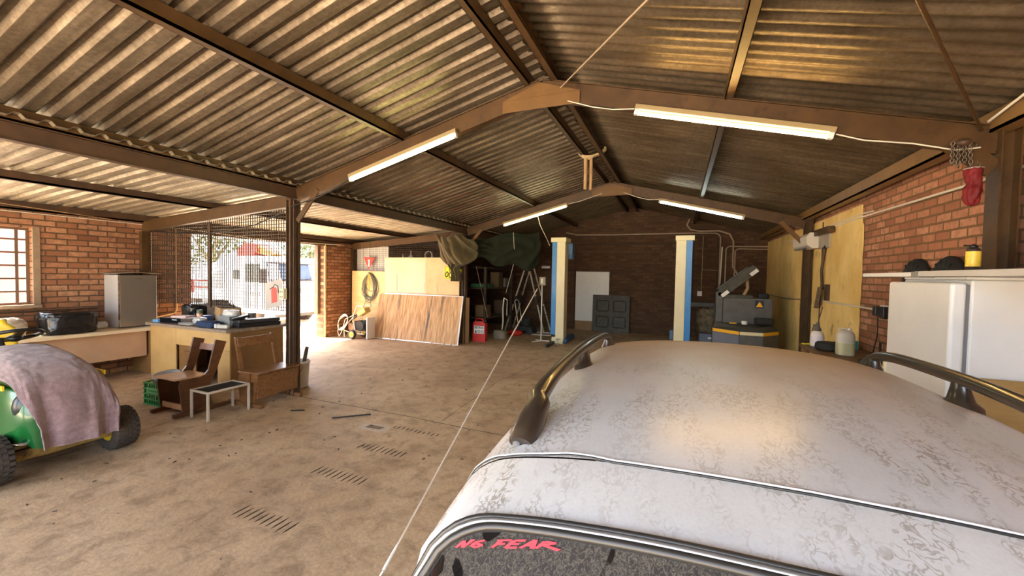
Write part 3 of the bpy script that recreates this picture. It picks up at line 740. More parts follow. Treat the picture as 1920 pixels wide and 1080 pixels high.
    for ch in 'NO FEAR':
        if ch == ' ': x += .45; continue
        for (a, b) in L_[ch]:
            a, b = V((a[0] + x, a[1], 0)), V((b[0] + x, b[1], 0)); d = (b - a).normalized(); n = V((-d.y, d.x, 0)) * .14
            q = []
            for p in (a + n * .8, b + n * 1.1, b - n * 1.1, a - n * .8):
                u = .047 + p.x * .0228 + p.y * .003; w = .092 - p.y * .026 - p.x * .0058
                q.append(gl(u, w, .0062))
            m.add(q, [(0, 1, 2, 3)])
        x += {'R': 1.2, 'O': .95}.get(ch, .92)
    m.build('decal', decal, rg, solid=.0006)
    # roof rails: bar, flared rear foot, middle and front feet
    for s in (-1, 1):
        X = s * .605
        def zr(y): return car_z(X, y)
        P = []; R = []
        path = [(.955, .002, .030), (.98, .016, .036), (1.03, .036, .037), (1.09, .054, .032), (1.17, .068, .026), (1.28, .077, .0225), (1.45, .081, .021), (1.7, .082, .021), (1.95, .080, .021), (2.15, .075, .021), (2.29, .062, .021), (2.39, .040, .021), (2.45, .012, .021)]
        for i in range(len(path) * 4 - 3):
            y = path[0][0]; k = min(i // 4, len(path) - 2); t = (i - 4 * k) / 4
            a, b = path[k], path[k + 1]; y = a[0] + (b[0] - a[0]) * t
            h = smooth_interp(y, [(p[0], p[1]) for p in path]); r = smooth_interp(y, [(p[0], p[2]) for p in path])
            P.append(L(X * (1 - .02 * (y < 1.1)), y, zr(min(y, 2.5)) + h)); R.append(r)
        m = MB(); m.tube(P, R, 14); bar = m.build('roof_rail', rail_m, c)
        def ell(y, z, ax, ay, n=20): return [L(X + ax * math.cos(2 * PI * i / n), y + ay * math.sin(2 * PI * i / n), z) for i in range(n)]
        def stack(rings):
            n = len(rings[0]); vs = [p for r in rings for p in r]
            fs = [(j * n + i, j * n + (i + 1) % n, (j + 1) * n + (i + 1) % n, (j + 1) * n + i) for j in range(len(rings) - 1) for i in range(n)]
            m = MB(); m.add(vs, fs, True); m.build('rail_foot', rail_m, bar)
        z1 = zr(1.05); stack([ell(1.05, z1 - .012, .044, .105), ell(1.05, z1 + .004, .043, .102), ell(1.06, z1 + .02, .034, .085), ell(1.08, z1 + .045, .024, .05)])
        z1 = zr(1.73); stack([ell(1.73, z1 - .012, .046, .07), ell(1.73, z1 + .003, .044, .066), ell(1.735, z1 + .016, .03, .045), ell(1.74, z1 + .055, .02, .034), ell(1.74, z1 + .085, .018, .03)])
        z1 = zr(2.4); stack([ell(2.40, z1 - .014, .042, .085), ell(2.40, z1 + .004, .04, .08), ell(2.39, z1 + .02, .03, .06), ell(2.37, z1 + .05, .02, .04)])
    # whip aerial clipped at the left rear pillar
    a = L(-.755, .63, 1.165); tp = V((.865 - CAR_X, 1.56 - CY, 1.694)); d = (tp - a).normalized()
    m = MB(); m.cyl(a + d * .045, tp, .0018, .0022, 8); ar = m.build('aerial', M('bright aerial steel', (.75, .72, .66), rough=.3, metal=.7), c)
    m = MB(); m.lathe([(.0022, .05), (.0028, .035), (.0034, .012), (.003, 0)], 12, a, d); m.tube([a, a + V((-.004, -.01, -.012)), a + V((.006, -.008, -.03)), a + V((.02, 0, -.03)), a + V((.03, .002, -.02))], .0018, 8); m.build('aerial_mount', M('pale clip steel', (.6, .6, .58), rough=.4), ar)
build_car()
# ------------------------------------------------------------------ lawn tractor under the towel
def build_mower():
    B = (-3.56, 1.76, 0)
    t = thing('lawn_tractor', 'green and yellow ride-on lawn tractor half covered by a mauve towel', 'lawn tractor', B)
    def wheel(x, y, r, w, rz, label=None):
        m = MB(); h = w / 2
        prof = [(r * .52, -h * .8), (r * .6, -h), (r * .82, -h * .98), (r * .95, -h * .8), (r, -h * .45), (r, h * .45), (r * .95, h * .8), (r * .82, h * .98), (r * .6, h), (r * .52, h * .8)]
        m.lathe(prof, 36, (0, 0, 0), (0, 1, 0))
        # chevron tread lugs
        for k in range(26):
            a0 = 2 * PI * k / 26
            for q in (-.72, -.36, 0, .36, .72):
                a = a0 + (PI / 26 if q in (-.36, .36) else 0)
                rr = r * (1.0 if abs(q) < .6 else .985)
                c = V((rr * math.cos(a), q * h * .92, rr * math.sin(a)))
                m.box(c, (.012, w * .15, r * .15), (0, -a, 0))
        o = m.build('wheel', rubber, t, (x, y, r + .006), (0, 0, rz))
        m = MB(); m.lathe([(0, -.03), (r * .2, -.035), (r * .42, -.02), (r * .5, -h * .78), (r * .56, -h * .86)], 24, (0, 0, 0), (0, 1, 0))
        m.lathe([(0, .03), (r * .2, .035), (r * .42, .02), (r * .5, h * .78), (r * .56, h * .86)], 24, (0, 0, 0), (0, 1, 0)); m.build('rim', yel_m, o)
    wheel(-.04, .41, .19, .205, .06); wheel(.0, -.41, .19, .205, .06)
    wheel(-1.22, .40, .255, .23, 0); wheel(-1.22, -.40, .255, .23, 0)
    # hood
    def hood(u, w):
        a = (u * 2 - 1)
        prof = [(0, .17, .24), (.08, .17, .52), (.16, .14, .66), (.26, .04, .80), (.40, -.12, .885), (.6, -.4, .93), (.8, -.7, .945), (1, -.98, .93)]
        x = smooth_interp(w, [(p, q) for p, q, r in prof]); zt = smooth_interp(w, [(p, r) for p, q, r in prof])
        hw = smooth_interp(w, [(0, .22), (.15, .27), (.4, .31), (1, .31)])
        th = a * PI / 2; s_ = math.copysign(abs(math.sin(th)) ** .62, th); cc = abs(math.cos(th)) ** .5
        zb = .30
        return V((x - .10 * abs(a) ** 3 * (1 - w), s_ * hw, zb + (zt - zb) * cc))
    m = MB(); m.grid(hood, 41, 36); hd = m.build('hood', green_m, t)
    lens = M('headlight lens', (.012, .02, .02), rough=.3)
    for s in (-1, 1):
        m = MB(); m.sphere((.035, s * .215, .59), .1, 16, 10, 0, (.7, .72, 1.2)); m.build('headlight', lens, hd)
    for s in (-1, 1):
        m = MB(); m.bx(-.75, -.02, s * .312 - .006, s * .312 + .006, .735, .775); m.build('stripe', yel_m, hd)
    m = MB(); m.bx(-1.3, .02, -.16, .16, .24, .34); m.bx(-.9, -.3, -.3, .3, .3, .4); m.build('chassis', black_m, t, bevel=.01)
    m = MB(); m.bx(-.02, .035, -.36, .36, .15, .235); m.bx(-.06, .06, -.05, .05, .2, .3)
    m.build('front_axle', yel_d, t, bevel=.008)
    m = MB(); m.lathe([(.52, .10), (.53, .15), (.5, .225), (.38, .245), (0, .25)], 28, (-.62, 0, 0), (0, 0, 1)); m.bx(-1.05, -.2, -.5, .5, .11, .18); m.build('mower_deck', yel_d, t, bevel=.015)
    m = MB(); m.tube([(.05, -.30, .30), (.10, -.26, .305), (.08, -.2, .29), (-.08, -.18, .28)], .013, 8); m.build('hitch_rod', chrome, t)
    m = MB(); m.box((.03, -.37, .27), (.09, .07, .09)); m.cyl((.03, -.40, .2), (.03, -.33, .2), .05, n=14); m.build('steering_knuckle', black_m, t, bevel=.01)
    for s in (-1, 1):
        m = MB(); m.grid(lambda u, w: V((-1.22 + .36 * math.cos(PI * (1 - u)), s * (.24 + .3 * w), .28 + .34 * math.sin(PI * u) ** .7)), 18, 6); m.build('rear_fender', green_m, t, solid=.012)
    m = MB(); m.bx(-1.02, -.9, -.28, .28, .3, .95); m.build('dash', black_p, t, bevel=.03)
    m = MB(); m.cyl((-1.0, 0, .85), (-1.16, 0, 1.02), .025); m.build('steering_column', black_p, t)
    sw = MB(); C0 = V((-1.17, .10, 1.045)); ax = V((-.35, 0, .94)).normalized(); a = V((0, 1, 0)); b = ax.cross(a)
    sw.tube([C0 + (a * math.cos(q) + b * math.sin(q)) * .19 for q in [2 * PI * k / 32 for k in range(32)]], .017, 10, closed=True)
    for q in (.5, 2.64, 4.71): 
        e = C0 + (a * math.cos(q) + b * math.sin(q)) * .185; sw.beam(C0 - ax * .035, e, .055, .02, ax)
    sw.sphere(C0 - ax * .03, .06, 14, 8, 0, (1, 1, .6)); sw.build('steering_wheel', black_p, t)
    m = MB()
    def seat(u, w):
        a = u * 2 - 1
        z = smooth_interp(w, [(0, .72), (.1, .76), (.45, .74), (.6, .80), (1, 1.14)]); x = smooth_interp(w, [(0, -1.18), (.1, -1.2), (.5, -1.52), (1, -1.66)])
        return V((x + .05 * a * a * (w > .5), a * .24 * (1 - .25 * (w > .9)), z + .035 * a * a))
    m.grid(seat, 15, 20); m.build('seat', yel_m, t, solid=.05, offset=0)
    # towel
    def towel(u, w):
        """u 0..1 from the mower's right side (camera left) over to its left side, w 0..1 from back to the front hem"""
        a = u * 2 - 1
        prof = [(0, -.95, .965), (.12, -.8, .985), (.32, -.5, .965), (.5, -.18, .905), (.62, .03, .80), (.72, .135, .66), (.82, .20, .50), (1, .235, .235)]
        x = smooth_interp(w, [(p, q) for p, q, r in prof]); zt = smooth_interp(w, [(p, r) for p, q, r in prof])
        # left edge climbs diagonally: on the camera-left side the towel stops on the shoulder
        amin = -.98 + .70 * min(1, w / .88) ** 1.25
        amax = .98
        A = amin + (amax - amin) * u
        th = A * PI / 2; s_ = math.copysign(abs(math.sin(th)) ** .66, th); cc = max(0, math.cos(th)) ** .55
        hw = smooth_interp(w, [(0, .335), (.45, .345), (.7, .345), (1, .30)])
        hemz = .30 if A > 0 else .60
        zb = hemz + .06 * noise.noise(V((x * 4, A * 2, 1)))
        drop = (1 - cc)
        front = max(0, (w - .6) / .4)
        z = zt - drop * max(0.02, (zt - zb)) * (1 - .55 * front)
        y = s_ * hw + .02 * front * A
        xx = x - .10 * abs(A) ** 2.5 * (1 if w > .35 else w / .35)
        fold = front * .028 * math.sin(A * 13 + 2.2 * noise.noise(V((A * 2, w * 2, 0)))) + front * .014 * math.sin(A * 27 + w * 3)
        sidef = drop * .02 * math.sin(x * 26 + 1.5)
        n_ = .010 * noise.noise(V((x * 6, A * 5, 3))) + .005 * noise.noise(V((x * 17, A * 15, 9)))
        band = -.004 if .90 < w < .925 else 0
        return V((xx + .012 + fold + n_ + band, y * 1.02 + sidef + math.copysign(n_, A), z + .012 + n_ * .8 + .02 * front * (A - .3) ** 2))
    m = MB(); m.grid(towel, 120, 130)
    tw = m.build('towel', towel_m, None, B, solid=.008, offset=1); tag(tw, 'dusty mauve towel draped over the nose of the ride-on mower', 'towel')
build_mower()

# ------------------------------------------------------------------ counter along the left wall and what stands on it
def build_counter():
    t = thing('counter', 'long pale wooden counter along the left brick wall under the window', 'counter', (-6.868, 2.3, 0))
    m = MB(); m.bx(-.325, .325, -2.2, 1.98, .722, .77); m.build('worktop', ply2, t, bevel=.004)
    m = MB(); m.bx(.15, .175, -2.1, 1.60, .30, .722); m.build('apron_panel', M('pinkish hardboard', (.55, .36, .22), (.63, .43, .28), scale=3, rough=.5), t)
    for y in (-1.6, .2, 1.63):
        m = MB(); m.bx(-.3, .27, y, y + .04, 0, .722); m.build('support', ply_dk, t)
    f = thing('bar_fridge', 'small silver bar fridge with a flattened carton on top', 'fridge', (-6.975, 3.82, .771))
    m = MB(); m.bx(-.215, .185, -.24, .25, .012, .85); m.bx(-.2, .17, -.22, .23, 0, .012); m.build('body', grey_side, f, bevel=.008)
    m = MB(); m.bx(.187, .243, -.24, .25, .02, .85); dr = m.build('door', stain_st, f, bevel=.01, seg=3)
    m = MB(); m.bx(.2435, .2442, -.04, .05, .79, .795); m.build('badge', chrome, dr)
    m = MB(); m.bx(.2, .246, -.245, -.2405, .02, .85); m.build('edge_trim', chrome, dr)
    m = MB(); m.grid(lambda u, w: V((-.27 + .52 * u, -.30 + .62 * w, .004 + .035 * math.sin(PI * min(1, w * 1.0)) * (1 - .4 * u) + .012 * noise.noise(V((u * 3, w * 3, 0))) + .016)), 14, 14)
    o = m.build('cardboard_sheet', M('grey brown carton', (.28, .22, .15), (.35, .28, .2), rough=.85), None, (-6.975, 3.82, 1.6225), solid=.006); tag(o, 'warped flattened carton lying on the bar fridge', 'cardboard')
    def bag(nm, c, size, seed, mat, label, cat, group=None, **k):
        o = crumple((0, 0, 0), size, seed, **k).build(nm, mat, None, c); return tag(o, label, cat, group)
    bag('bin_bag', (-6.83, 3.02, .771), (.46, .55, .31), 3, binliner, 'shiny black bin liner wrapped round a box on the counter, left of the bar fridge', 'bin bag', amp=.06, n=60, k=40, freq=3.2, flat=.22)
    bag('sack', (-6.90, 2.36, .771), (.42, .50, .25), 5, poly_w, 'pale sunlit plastic sack slumped on the counter under the window', 'sack', amp=.10, n=50, k=34, freq=2.6, flat=.4)
    m = MB(); m.cyl((-.0, -.12, .055), (0, .12, .055), .055, n=20); o = m.build('roll', white_p, None, (-6.98, 3.40, .771), (0, 0, .35)); tag(o, 'pale cylinder lying on the counter between black bag and bar fridge', 'roll')
    m = MB(); m.lathe([(.0, 0), (.15, 0), (.17, .02), (.19, .2), (.185, .3), (.15, .36), (.07, .39), (0, .395)], 24)
    o = m.build('plastic_tub', yel_m, None, (-6.72, 1.74, .771)); tag(o, 'yellow rounded plastic tub on the counter at the left picture edge', 'tub')
build_counter()

# ------------------------------------------------------------------ workbench
BX, BY, BZ = -5.53, 4.30, .87
def build_bench():
    t = thing('workbench', 'pale wooden workbench cluttered with bags, boxes and a black tool case', 'workbench', (BX, BY, 0))
    m = MB()
    out = []
    for k in range(60): out.append((-.99 + 1.98 * k / 59, -.50 + .012 * noise.noise(V((k * .31, 0, 0)))))
    for k in range(30): out.append((.99 + .012 * noise.noise(V((k * .37, 5, 0))), -.49 + .98 * k / 29))
    out += [(.99, .5), (-.99, .5)]
    m.prism(out, (0, 0, BZ - .042), (1, 0, 0), (0, 1, 0), (0, 0, .042)); m.build('worktop', chip_top, t, bevel=.004)
    m = MB(); m.bx(-.97, -.30, -.44, -.42, .0, BZ - .043); m.build('front_panel', ply_cab, t, bevel=.003)
    m = MB(); m.bx(-.295, .965, -.44, -.42, .56, BZ - .043); dr = m.build('drawer_front', ply_cab, t, bevel=.003)
    m = MB(); m.tube([(.30, -.445, .70), (.30, -.47, .70), (.30, -.47, .63), (.36, -.47, .63), (.36, -.47, .70), (.36, -.445, .70)], .005, 8); m.build('handle', steel_d, dr)
    m = MB(); m.bx(-.295, .12, -.40, -.38, .02, .55); dd = m.build('door', ply_dk, t)
    m = MB(); m.tube([(-.12, -.402, .47), (-.12, -.42, .47), (-.03, -.42, .47), (-.03, -.402, .47)], .005, 6); m.build('door_handle', steel_d, dd)
    m = MB(); m.bx(.70, .965, -.44, -.42, 0, .555); m.build('front_panel', ply_cab, t)
    m = MB(); m.bx(.945, .965, -.42, .42, 0, BZ - .043); m.build('end_panel', ply_dk, t)
    m = MB(); m.bx(-.97, -.95, -.42, .42, 0, BZ - .043); m.build('end_panel', ply_cab, t)
    m = MB(); m.bx(-.95, .945, .40, .42, 0, BZ - .043); m.build('back_panel', ply_dk, t)
    T = BZ + .001
    def cloth(nm, x, y, size, seed, mat, label, cat, z=T, rz=0, **k):
        o = crumple((0, 0, 0), size, seed, **k).build(nm, mat, None, (x, y, z), (0, 0, rz)); return tag(o, label, cat)
    m = MB(); m.box((0, 0, .022), (.11, .07, .044)); o = m.build('carton', M('blue carton', (.12, .32, .6), rough=.5), None, (-6.38, 3.9, T), (0, 0, .2), bevel=.002); tag(o, 'small bright blue carton at the left front corner of the workbench', 'carton')
    cloth('bin_bag', -6.34, 4.45, (.34, .34, .26), 12, binliner, 'crumpled black bin bag at the back left of the workbench', 'bin bag', amp=.14, n=54, k=32, freq=3)
    cloth('jacket', -5.97, 4.58, (.32, .22, .32), 17, M('brown grey cloth', (.07, .055, .04), (.16, .12, .085), scale=9, rough=.9), 'heap of dark brown cloth behind the black player on the workbench', 'cloth', amp=.16, n=54, k=30, freq=3.2)
    d = thing('disc_player', 'flat silver and black disc player box on the workbench', 'player', (-6.02, 3.98, T), .12)
    m = MB(); m.bx(-.23, .23, -.08, .16, .004, .085); m.build('case', zinc, d, bevel=.003)
    m = MB(); m.bx(-.23, .23, -.096, -.081, .004, .085); fp = m.build('front_panel', M('gloss black', (.01, .01, .012), rough=.12), d, bevel=.004)
    m = MB(); m.bx(.03, .13, -.0975, -.0965, .055, .066); m.build('display', M('silver window', (.6, .6, .62), rough=.3), fp)
    m = MB(); m.box((0, 0, .012), (.26, .19, .024)); o = m.build('magazine', M('pinkish paper', (.6, .36, .33), (.75, .6, .56), scale=4), None, (-6.0, 4.06, T + .086), (0, 0, .3)); tag(o, 'pale pink paper packet lying on the disc player', 'packet')
    m = MB(); m.box((0, 0, .055), (.19, .13, .11)); o = m.build('carton', M('navy carton', (.03, .07, .2), rough=.5), None, (-5.76, 4.26, T), (0, 0, -.2), bevel=.003); tag(o, 'dark blue carton beside the tall can on the workbench', 'carton')
    c = thing('spray_can', 'tall green and red can standing left of the cardboard box', 'can', (-5.69, 4.12, T))
    m = MB(); m.lathe([(0, 0), (.037, 0), (.04, .006), (.04, .2), (.034, .215), (0, .217)], 20); m.build('body', M('green can', (.06, .09, .04), (.12, .13, .06), scale=30, rough=.35), c)
    m = MB(); m.lathe([(.0402, .03), (.0405, .05), (.0405, .14), (.0402, .16)], 20); m.build('band', M('can band', (.5, .06, .03), (.8, .72, .5), scale=25, rough=.4, lo=.48, hi=.52), c)
    b = thing('cardboard_box', 'open brown cardboard box with dark straps on the workbench', 'box', (-5.40, 4.38, T), -.42)
    m = MB(); w, dp, h = .25, .14, .255
    m.bx(-w, w, -dp, -dp + .006, 0, h); m.bx(-w, w, dp - .006, dp, 0, h); m.bx(-w, -w + .006, -dp + .006, dp - .006, 0, h); m.bx(w - .006, w, -dp + .006, dp - .006, 0, h); m.bx(-w, w, -dp, dp, 0, .006); m.build('carton', cardb, b)
    m = MB(); m.add([(-w, -dp, h), (-w, dp, h), (-w - .13, dp, h - .14), (-w - .13, -dp, h - .14)], [(0, 1, 2, 3)]); m.build('flap', M('pale cardboard', (.66, .46, .22), rough=.8), b, solid=.005)
    o = crumple((0, 0, 0), (.36, .16, .15), 23, amp=.1).build('cloth', M('dark rag', (.04, .03, .025), (.08, .06, .05), scale=10, rough=.9), None, (-5.40, 4.38, T + .14), (0, 0, -.42)); tag(o, 'dark rag stuffed into the cardboard box', 'rag')
    m = MB()
    for q in (0, .09): m.tube([(-.10 + q, 0, 0), (-.05 + q, -.01, .05), (-.02 + q, 0, .085), (.01 + q, .005, .05), (.06 + q, 0, 0)], .007, 8)
    o = m.build('strap', cable_k, None, (-5.36, 4.36, T + .272)); tag(o, 'looped black handles poking out of the cardboard box', 'strap')
    cloth('plastic_bag', -5.46, 3.99, (.17, .13, .11), 31, M('clear crumpled plastic', (.42, .42, .4), (.6, .6, .58), scale=9, rough=.15), 'crumpled clear plastic bag in front of the cardboard box', 'plastic bag', amp=.2, freq=4)
    cloth('rag', -5.62, 3.9, (.3, .11, .035), 33, M('grey rag', (.2, .19, .18), (.3, .29, .27), scale=9), 'flat grey rag at the front edge of the workbench', 'rag', amp=.2)
    cloth('overalls', -5.13, 3.92, (.36, .17, .085), 37, navy, 'crumpled navy blue cloth at the front edge of the workbench', 'cloth', amp=.2, n=50, freq=3.4)
    tb = thing('storage_tub', 'grey plastic tub on the workbench with a white bag in it', 'tub', (-5.0, 4.17, T + .03), -.12)
    m = MB(); w, dp, h = .175, .11, .13
    for (x0, x1, y0, y1, z0, z1) in ((-w, w, -dp, -dp + .006, 0, h), (-w, w, dp - .006, dp, 0, h), (-w, -w + .006, -dp, dp, 0, h), (w - .006, w, -dp, dp, 0, h), (-w, w, -dp, dp, 0, .006)): m.bx(x0, x1, y0, y1, z0, z1)
    m.bx(-w, w, -dp - .03, dp + .03, -.03, -.002)
    m.build('tub', grey_pl, tb)
    m = MB(); m.bx(-w - .014, w + .014, -dp - .014, -dp, h - .014, h + .002); m.bx(-w - .014, w + .014, dp, dp + .014, h - .014, h + .002); m.bx(-w - .014, -w, -dp, dp, h - .014, h + .002); m.bx(w, w + .014, -dp, dp, h - .014, h + .002); m.build('rim', grey_pl, tb)
    cloth('plastic_bag', -5.05, 4.2, (.26, .15, .11), 41, M('off white plastic', (.6, .58, .54), (.7, .68, .63), scale=8, rough=.4), 'off-white plastic bag heaped in the grey tub', 'plastic bag', z=T + .125, amp=.16)
    m = MB(); m.lathe([(0, 0), (.064, 0), (.066, .004), (.062, .01), (.062, .17), (.066, .176), (.064, .18), (.058, .178), (0, .16)], 24); o = m.build('paint_tin', tin, None, (-4.96, 4.47, T)); tag(o, 'plain round metal tin behind the grey tub on the workbench', 'tin')
    m = MB(); m.box((0, 0, .03), (.16, .1, .06)); m.box((.0, 0, .066), (.18, .12, .012)); o = m.build('wooden_block', ply, None, (-4.90, 4.68, T), (0, 0, .4), bevel=.002); tag(o, 'small pale wooden block behind the tool case on the workbench', 'block')
    tc = thing('tool_case', 'long black plastic tool case at the right end of the workbench', 'case', (-4.68, 4.36, T), 1.38)
    m = MB(); m.box((0, 0, .03), (.62, .20, .06)); m.build('lower_shell', black_p, tc, bevel=.012, seg=3)
    m = MB(); m.box((0, 0, .09), (.60, .19, .055)); m.build('lid', M('charcoal plastic', (.035, .033, .032), rough=.45), tc, bevel=.014, seg=3)
    m = MB(); m.box((-.24, .02, .145), (.25, .11, .035), (0, -.2, 0)); o = m.build('drill', black_p, tc, bevel=.012)
    h = thing('saw', 'hand saw with pale grey handle beside the black tool case', 'saw', (-4.80, 3.92, T), .12)
    m = MB(); m.bx(-.10, .10, -.03, .03, 0, .055); m.build('handle', M('pale grey plastic', (.5, .49, .44), rough=.5), h, bevel=.014)
    m = MB(); m.bx(-.13, -.10, -.035, .035, .004, .065); m.build('end_cap', white_p, h, bevel=.006)
build_bench()

def build_school_chairs():
    """two old wooden school seats: solid sides on runners, seat board, back rails, boxed front"""
    def seat(label, group, loc, rz, wide, sw, dark, front_closed, name='school_chair'):
        t = thing(name, label, 'chair', loc, rz, group)
        # local: faces -Y, x across
        for s in (-1, 1):
            m = MB(); x = s * (wide / 2 - .012)
            poly = [(-.20, .05), (.12, .05), (.10, .30), (.12, .36), (.17, .46), (.30, .82), (.17, .86), (.085, .50), (.04, .445), (-.02, .42), (-.22, .425), (-.235, .36)] if not front_closed else \
                   [(-.17, .05), (.10, .05), (.13, .36), (.09, .43), (-.23, .43), (-.235, .36)]
            m.prism(poly, (x - .012, 0, 0), (0, 1, 0), (0, 0, 1), (.024, 0, 0)); m.build('side', dark, t, bevel=.004)
            m = MB(); m.bx(x - .028, x + .028, -.30, .31, 0.0, .05); m.build('runner', dark, t, bevel=.012)
        m = MB(); m.box((0, -.08, .435), (wide - (.03 if not front_closed else -.03), .40, .022), (-.03, 0, 0)); m.build('seat', sw, t, bevel=.008)
        return t
    t = seat('dark wooden school chair facing the camera with sheen-painted seat, beside the white stool', None, (-4.19, 3.13, 0), .0, .46, wood_seat, wood_dk, False)
    m = MB(); m.box((0, .245, .735), (.41, .022, .085), (-.25, 0, 0)); m.build('back_rail', M('plum wood', (.2, .1, .07), (.3, .17, .13), scale=4, rough=.3), t, bevel=.006)
    m = MB(); m.bx(-.205, .205, -.19, -.168, .06, .125); m.build('front_rail', wood_seat, t, bevel=.004)
    m = MB(); m.bx(-.205, .205, .02, .03, .06, .41); m.build('back_board', wood_dk, t)
    t = seat('reddish wooden school bench seat turned to the right, against the end of the workbench', None, (-3.70, 3.79, 0), PI / 2, .60, wood_md, wood_md, True, 'school_bench')
    m = MB(); m.bx(-.29, .29, -.225, -.20, .12, .415); m.build('front_board', wood_md, t, bevel=.004)
    for s in (-1, 1):
        m = MB(); m.beam((s * .25, .05, .06), (s * .25, .235, .86), .055, .03, (0, 1, 0)); m.beam((s * .31, -.05, .04), (s * .31, -.10, .43), .03, .05, (0, 1, 0)); m.build('back_post', wood_md, t, bevel=.004)
    m = MB(); m.box((0, .205, .79), (.52, .02, .12), (-.22, 0, 0)); m.build('back_rail', wood_md, t, bevel=.005)
    # white stool with black netting seat
    t = thing('stool', 'low white metal stool with black seat webbing in front of the school chairs', 'stool', (-3.69, 3.19, 0), -.02)
    wf = M('chipped cream white paint', (.4, .34, .26), (.52, .45, .35), scale=7, rough=.5)
    w, d, h = .155, .235, .335
    for sx in (-1, 1):
        for sy in (-1, 1):
            m = MB(); m.bx(sx * w - .012, sx * w + .012, sy * d - .012, sy * d + .012, 0, h - .024); m.build('leg', wf, t, bevel=.003)
    m = MB(); m.bx(-w - .012, w + .012, -d - .012, -d + .012, h - .024, h); m.bx(-w - .012, w + .012, d - .012, d + .012, h - .024, h); m.bx(-w - .012, -w + .012, -d + .012, d - .012, h - .024, h); m.bx(w - .012, w + .012, -d + .012, d - .012, h - .024, h); m.build('seat_frame', wf, t, bevel=.003)
    m = MB(); m.grid(lambda u, v: V((-w + .012 + u * (2 * w - .024), -d + .012 + v * (2 * d - .024), h - .012 - .045 * (math.sin(PI * u) * math.sin(PI * v)) ** .5)), 12, 14); m.build('webbing', black_m, t, solid=.004)
    # green crate with white bucket in it
    t = thing('crate', 'green plastic crate left of the dark school chair with a pale bucket in it', 'crate', (-4.70, 3.16, 0), .02)
    w, d, h = .215, .15, .285
    m = MB()
    for s in (-1, 1):
        for k in range(9):
            x = -w + .02 + k * (2 * w - .04) / 8; m.bx(x - .006, x + .006, s * d - .006, s * d + .006, 0, h)
        for z in (.01, .075, .14, .205, .278): m.bx(-w, w, s * d - .008, s * d + .008, z - .008, z + .008)
        for k in range(7):
            y = -d + .02 + k * (2 * d - .04) / 6; m.bx(s * w - .006, s * w + .006, y - .006, y + .006, 0, h)
        for z in (.01, .075, .14, .205, .278): m.bx(s * w - .008, s * w + .008, -d, d, z - .008, z + .008)
    for k in range(12): m.bx(-w, w, -d + k * 2 * d / 11 - .006, -d + k * 2 * d / 11 + .006, 0, .012)
    cr = m.build('basket', green_c, t)
    m = MB(); m.bx(-.13, .12, -d - .012, -d - .004, .155, .225); m.bx(-.12, .11, -d - .0135, -d - .0118, .162, .218)
    pl = m.build('name_panel', M('light green plastic', (.1, .5, .2), rough=.4), t, bevel=.002)
    m = MB()
    for k in range(7): m.bx(-.095 + k * .029, -.095 + k * .029 + .019, -d - .0155, -d - .0132, .178, .203)
    m.build('moulded_letters', green_c, pl)
    b = thing('bucket', 'pale translucent bucket tilted in the green crate', 'bucket', (-4.70, 3.17, .10), 0, rot=(.12, .10, 0))
    m = MB(); m.lathe([(0, 0), (.10, 0), (.105, .01), (.135, .255), (.148, .26), (.148, .285), (.136, .285), (.131, .27), (.1, .02), (0, .015)], 28); m.build('shell', M('cloudy grey plastic', (.4, .4, .38), (.5, .5, .47), scale=5, rough=.4), b)
    m = MB(); m.tube([V((.145 * math.cos(a), .145 * math.sin(a), .275 + .02 * math.sin(a * 1))) for a in [PI * k / 20 for k in range(21)]], .004, 6); m.build('handle', grey_pl, b)
    # white bucket with sticks behind the post
    b = thing('bucket', 'dirty white bucket holding dark offcuts beside the free-standing post', 'bucket', (-3.86, 4.42, 0))
    m = MB(); m.lathe([(0, 0), (.125, 0), (.13, .01), (.148, .36), (.158, .362), (.158, .395), (.15, .398), (.143, .39), (.125, .03), (0, .02)], 28); m.build('shell', M('dirty white plastic', (.6, .58, .54), (.72, .7, .66), scale=5, rough=.45, spots=(8, (.25, .23, .2), .62, .66)), b)
    m = MB(); m.tube([V((.155 * math.cos(a), -.155 * abs(math.sin(a)) * .6 - .06, .33 - .2 * math.sin(a))) for a in [PI * k / 16 for k in range(17)]], .003, 6); m.build('handle', steel_d, b)
    for i, (p, q, w, l) in enumerate((((-3.84, 4.42, .04), (-3.78, 4.50, .60), .055, 'broad dark offcut leaning in the white bucket'), ((-3.90, 4.40, .04), (-3.97, 4.42, .5), .03, 'narrow dark offcut leaning in the white bucket'), ((-3.86, 4.45, .04), (-3.82, 4.53, .57), .02, 'thin dark stick leaning in the white bucket'))):
        m = MB(); m.beam(p, q, w, .018, (0, 1, 0)); o = m.build('offcut', M('dark timber', (.06, .045, .03), (.1, .075, .05), scale=6, rough=.8), None); tag(o, l, 'offcut')
build_school_chairs()
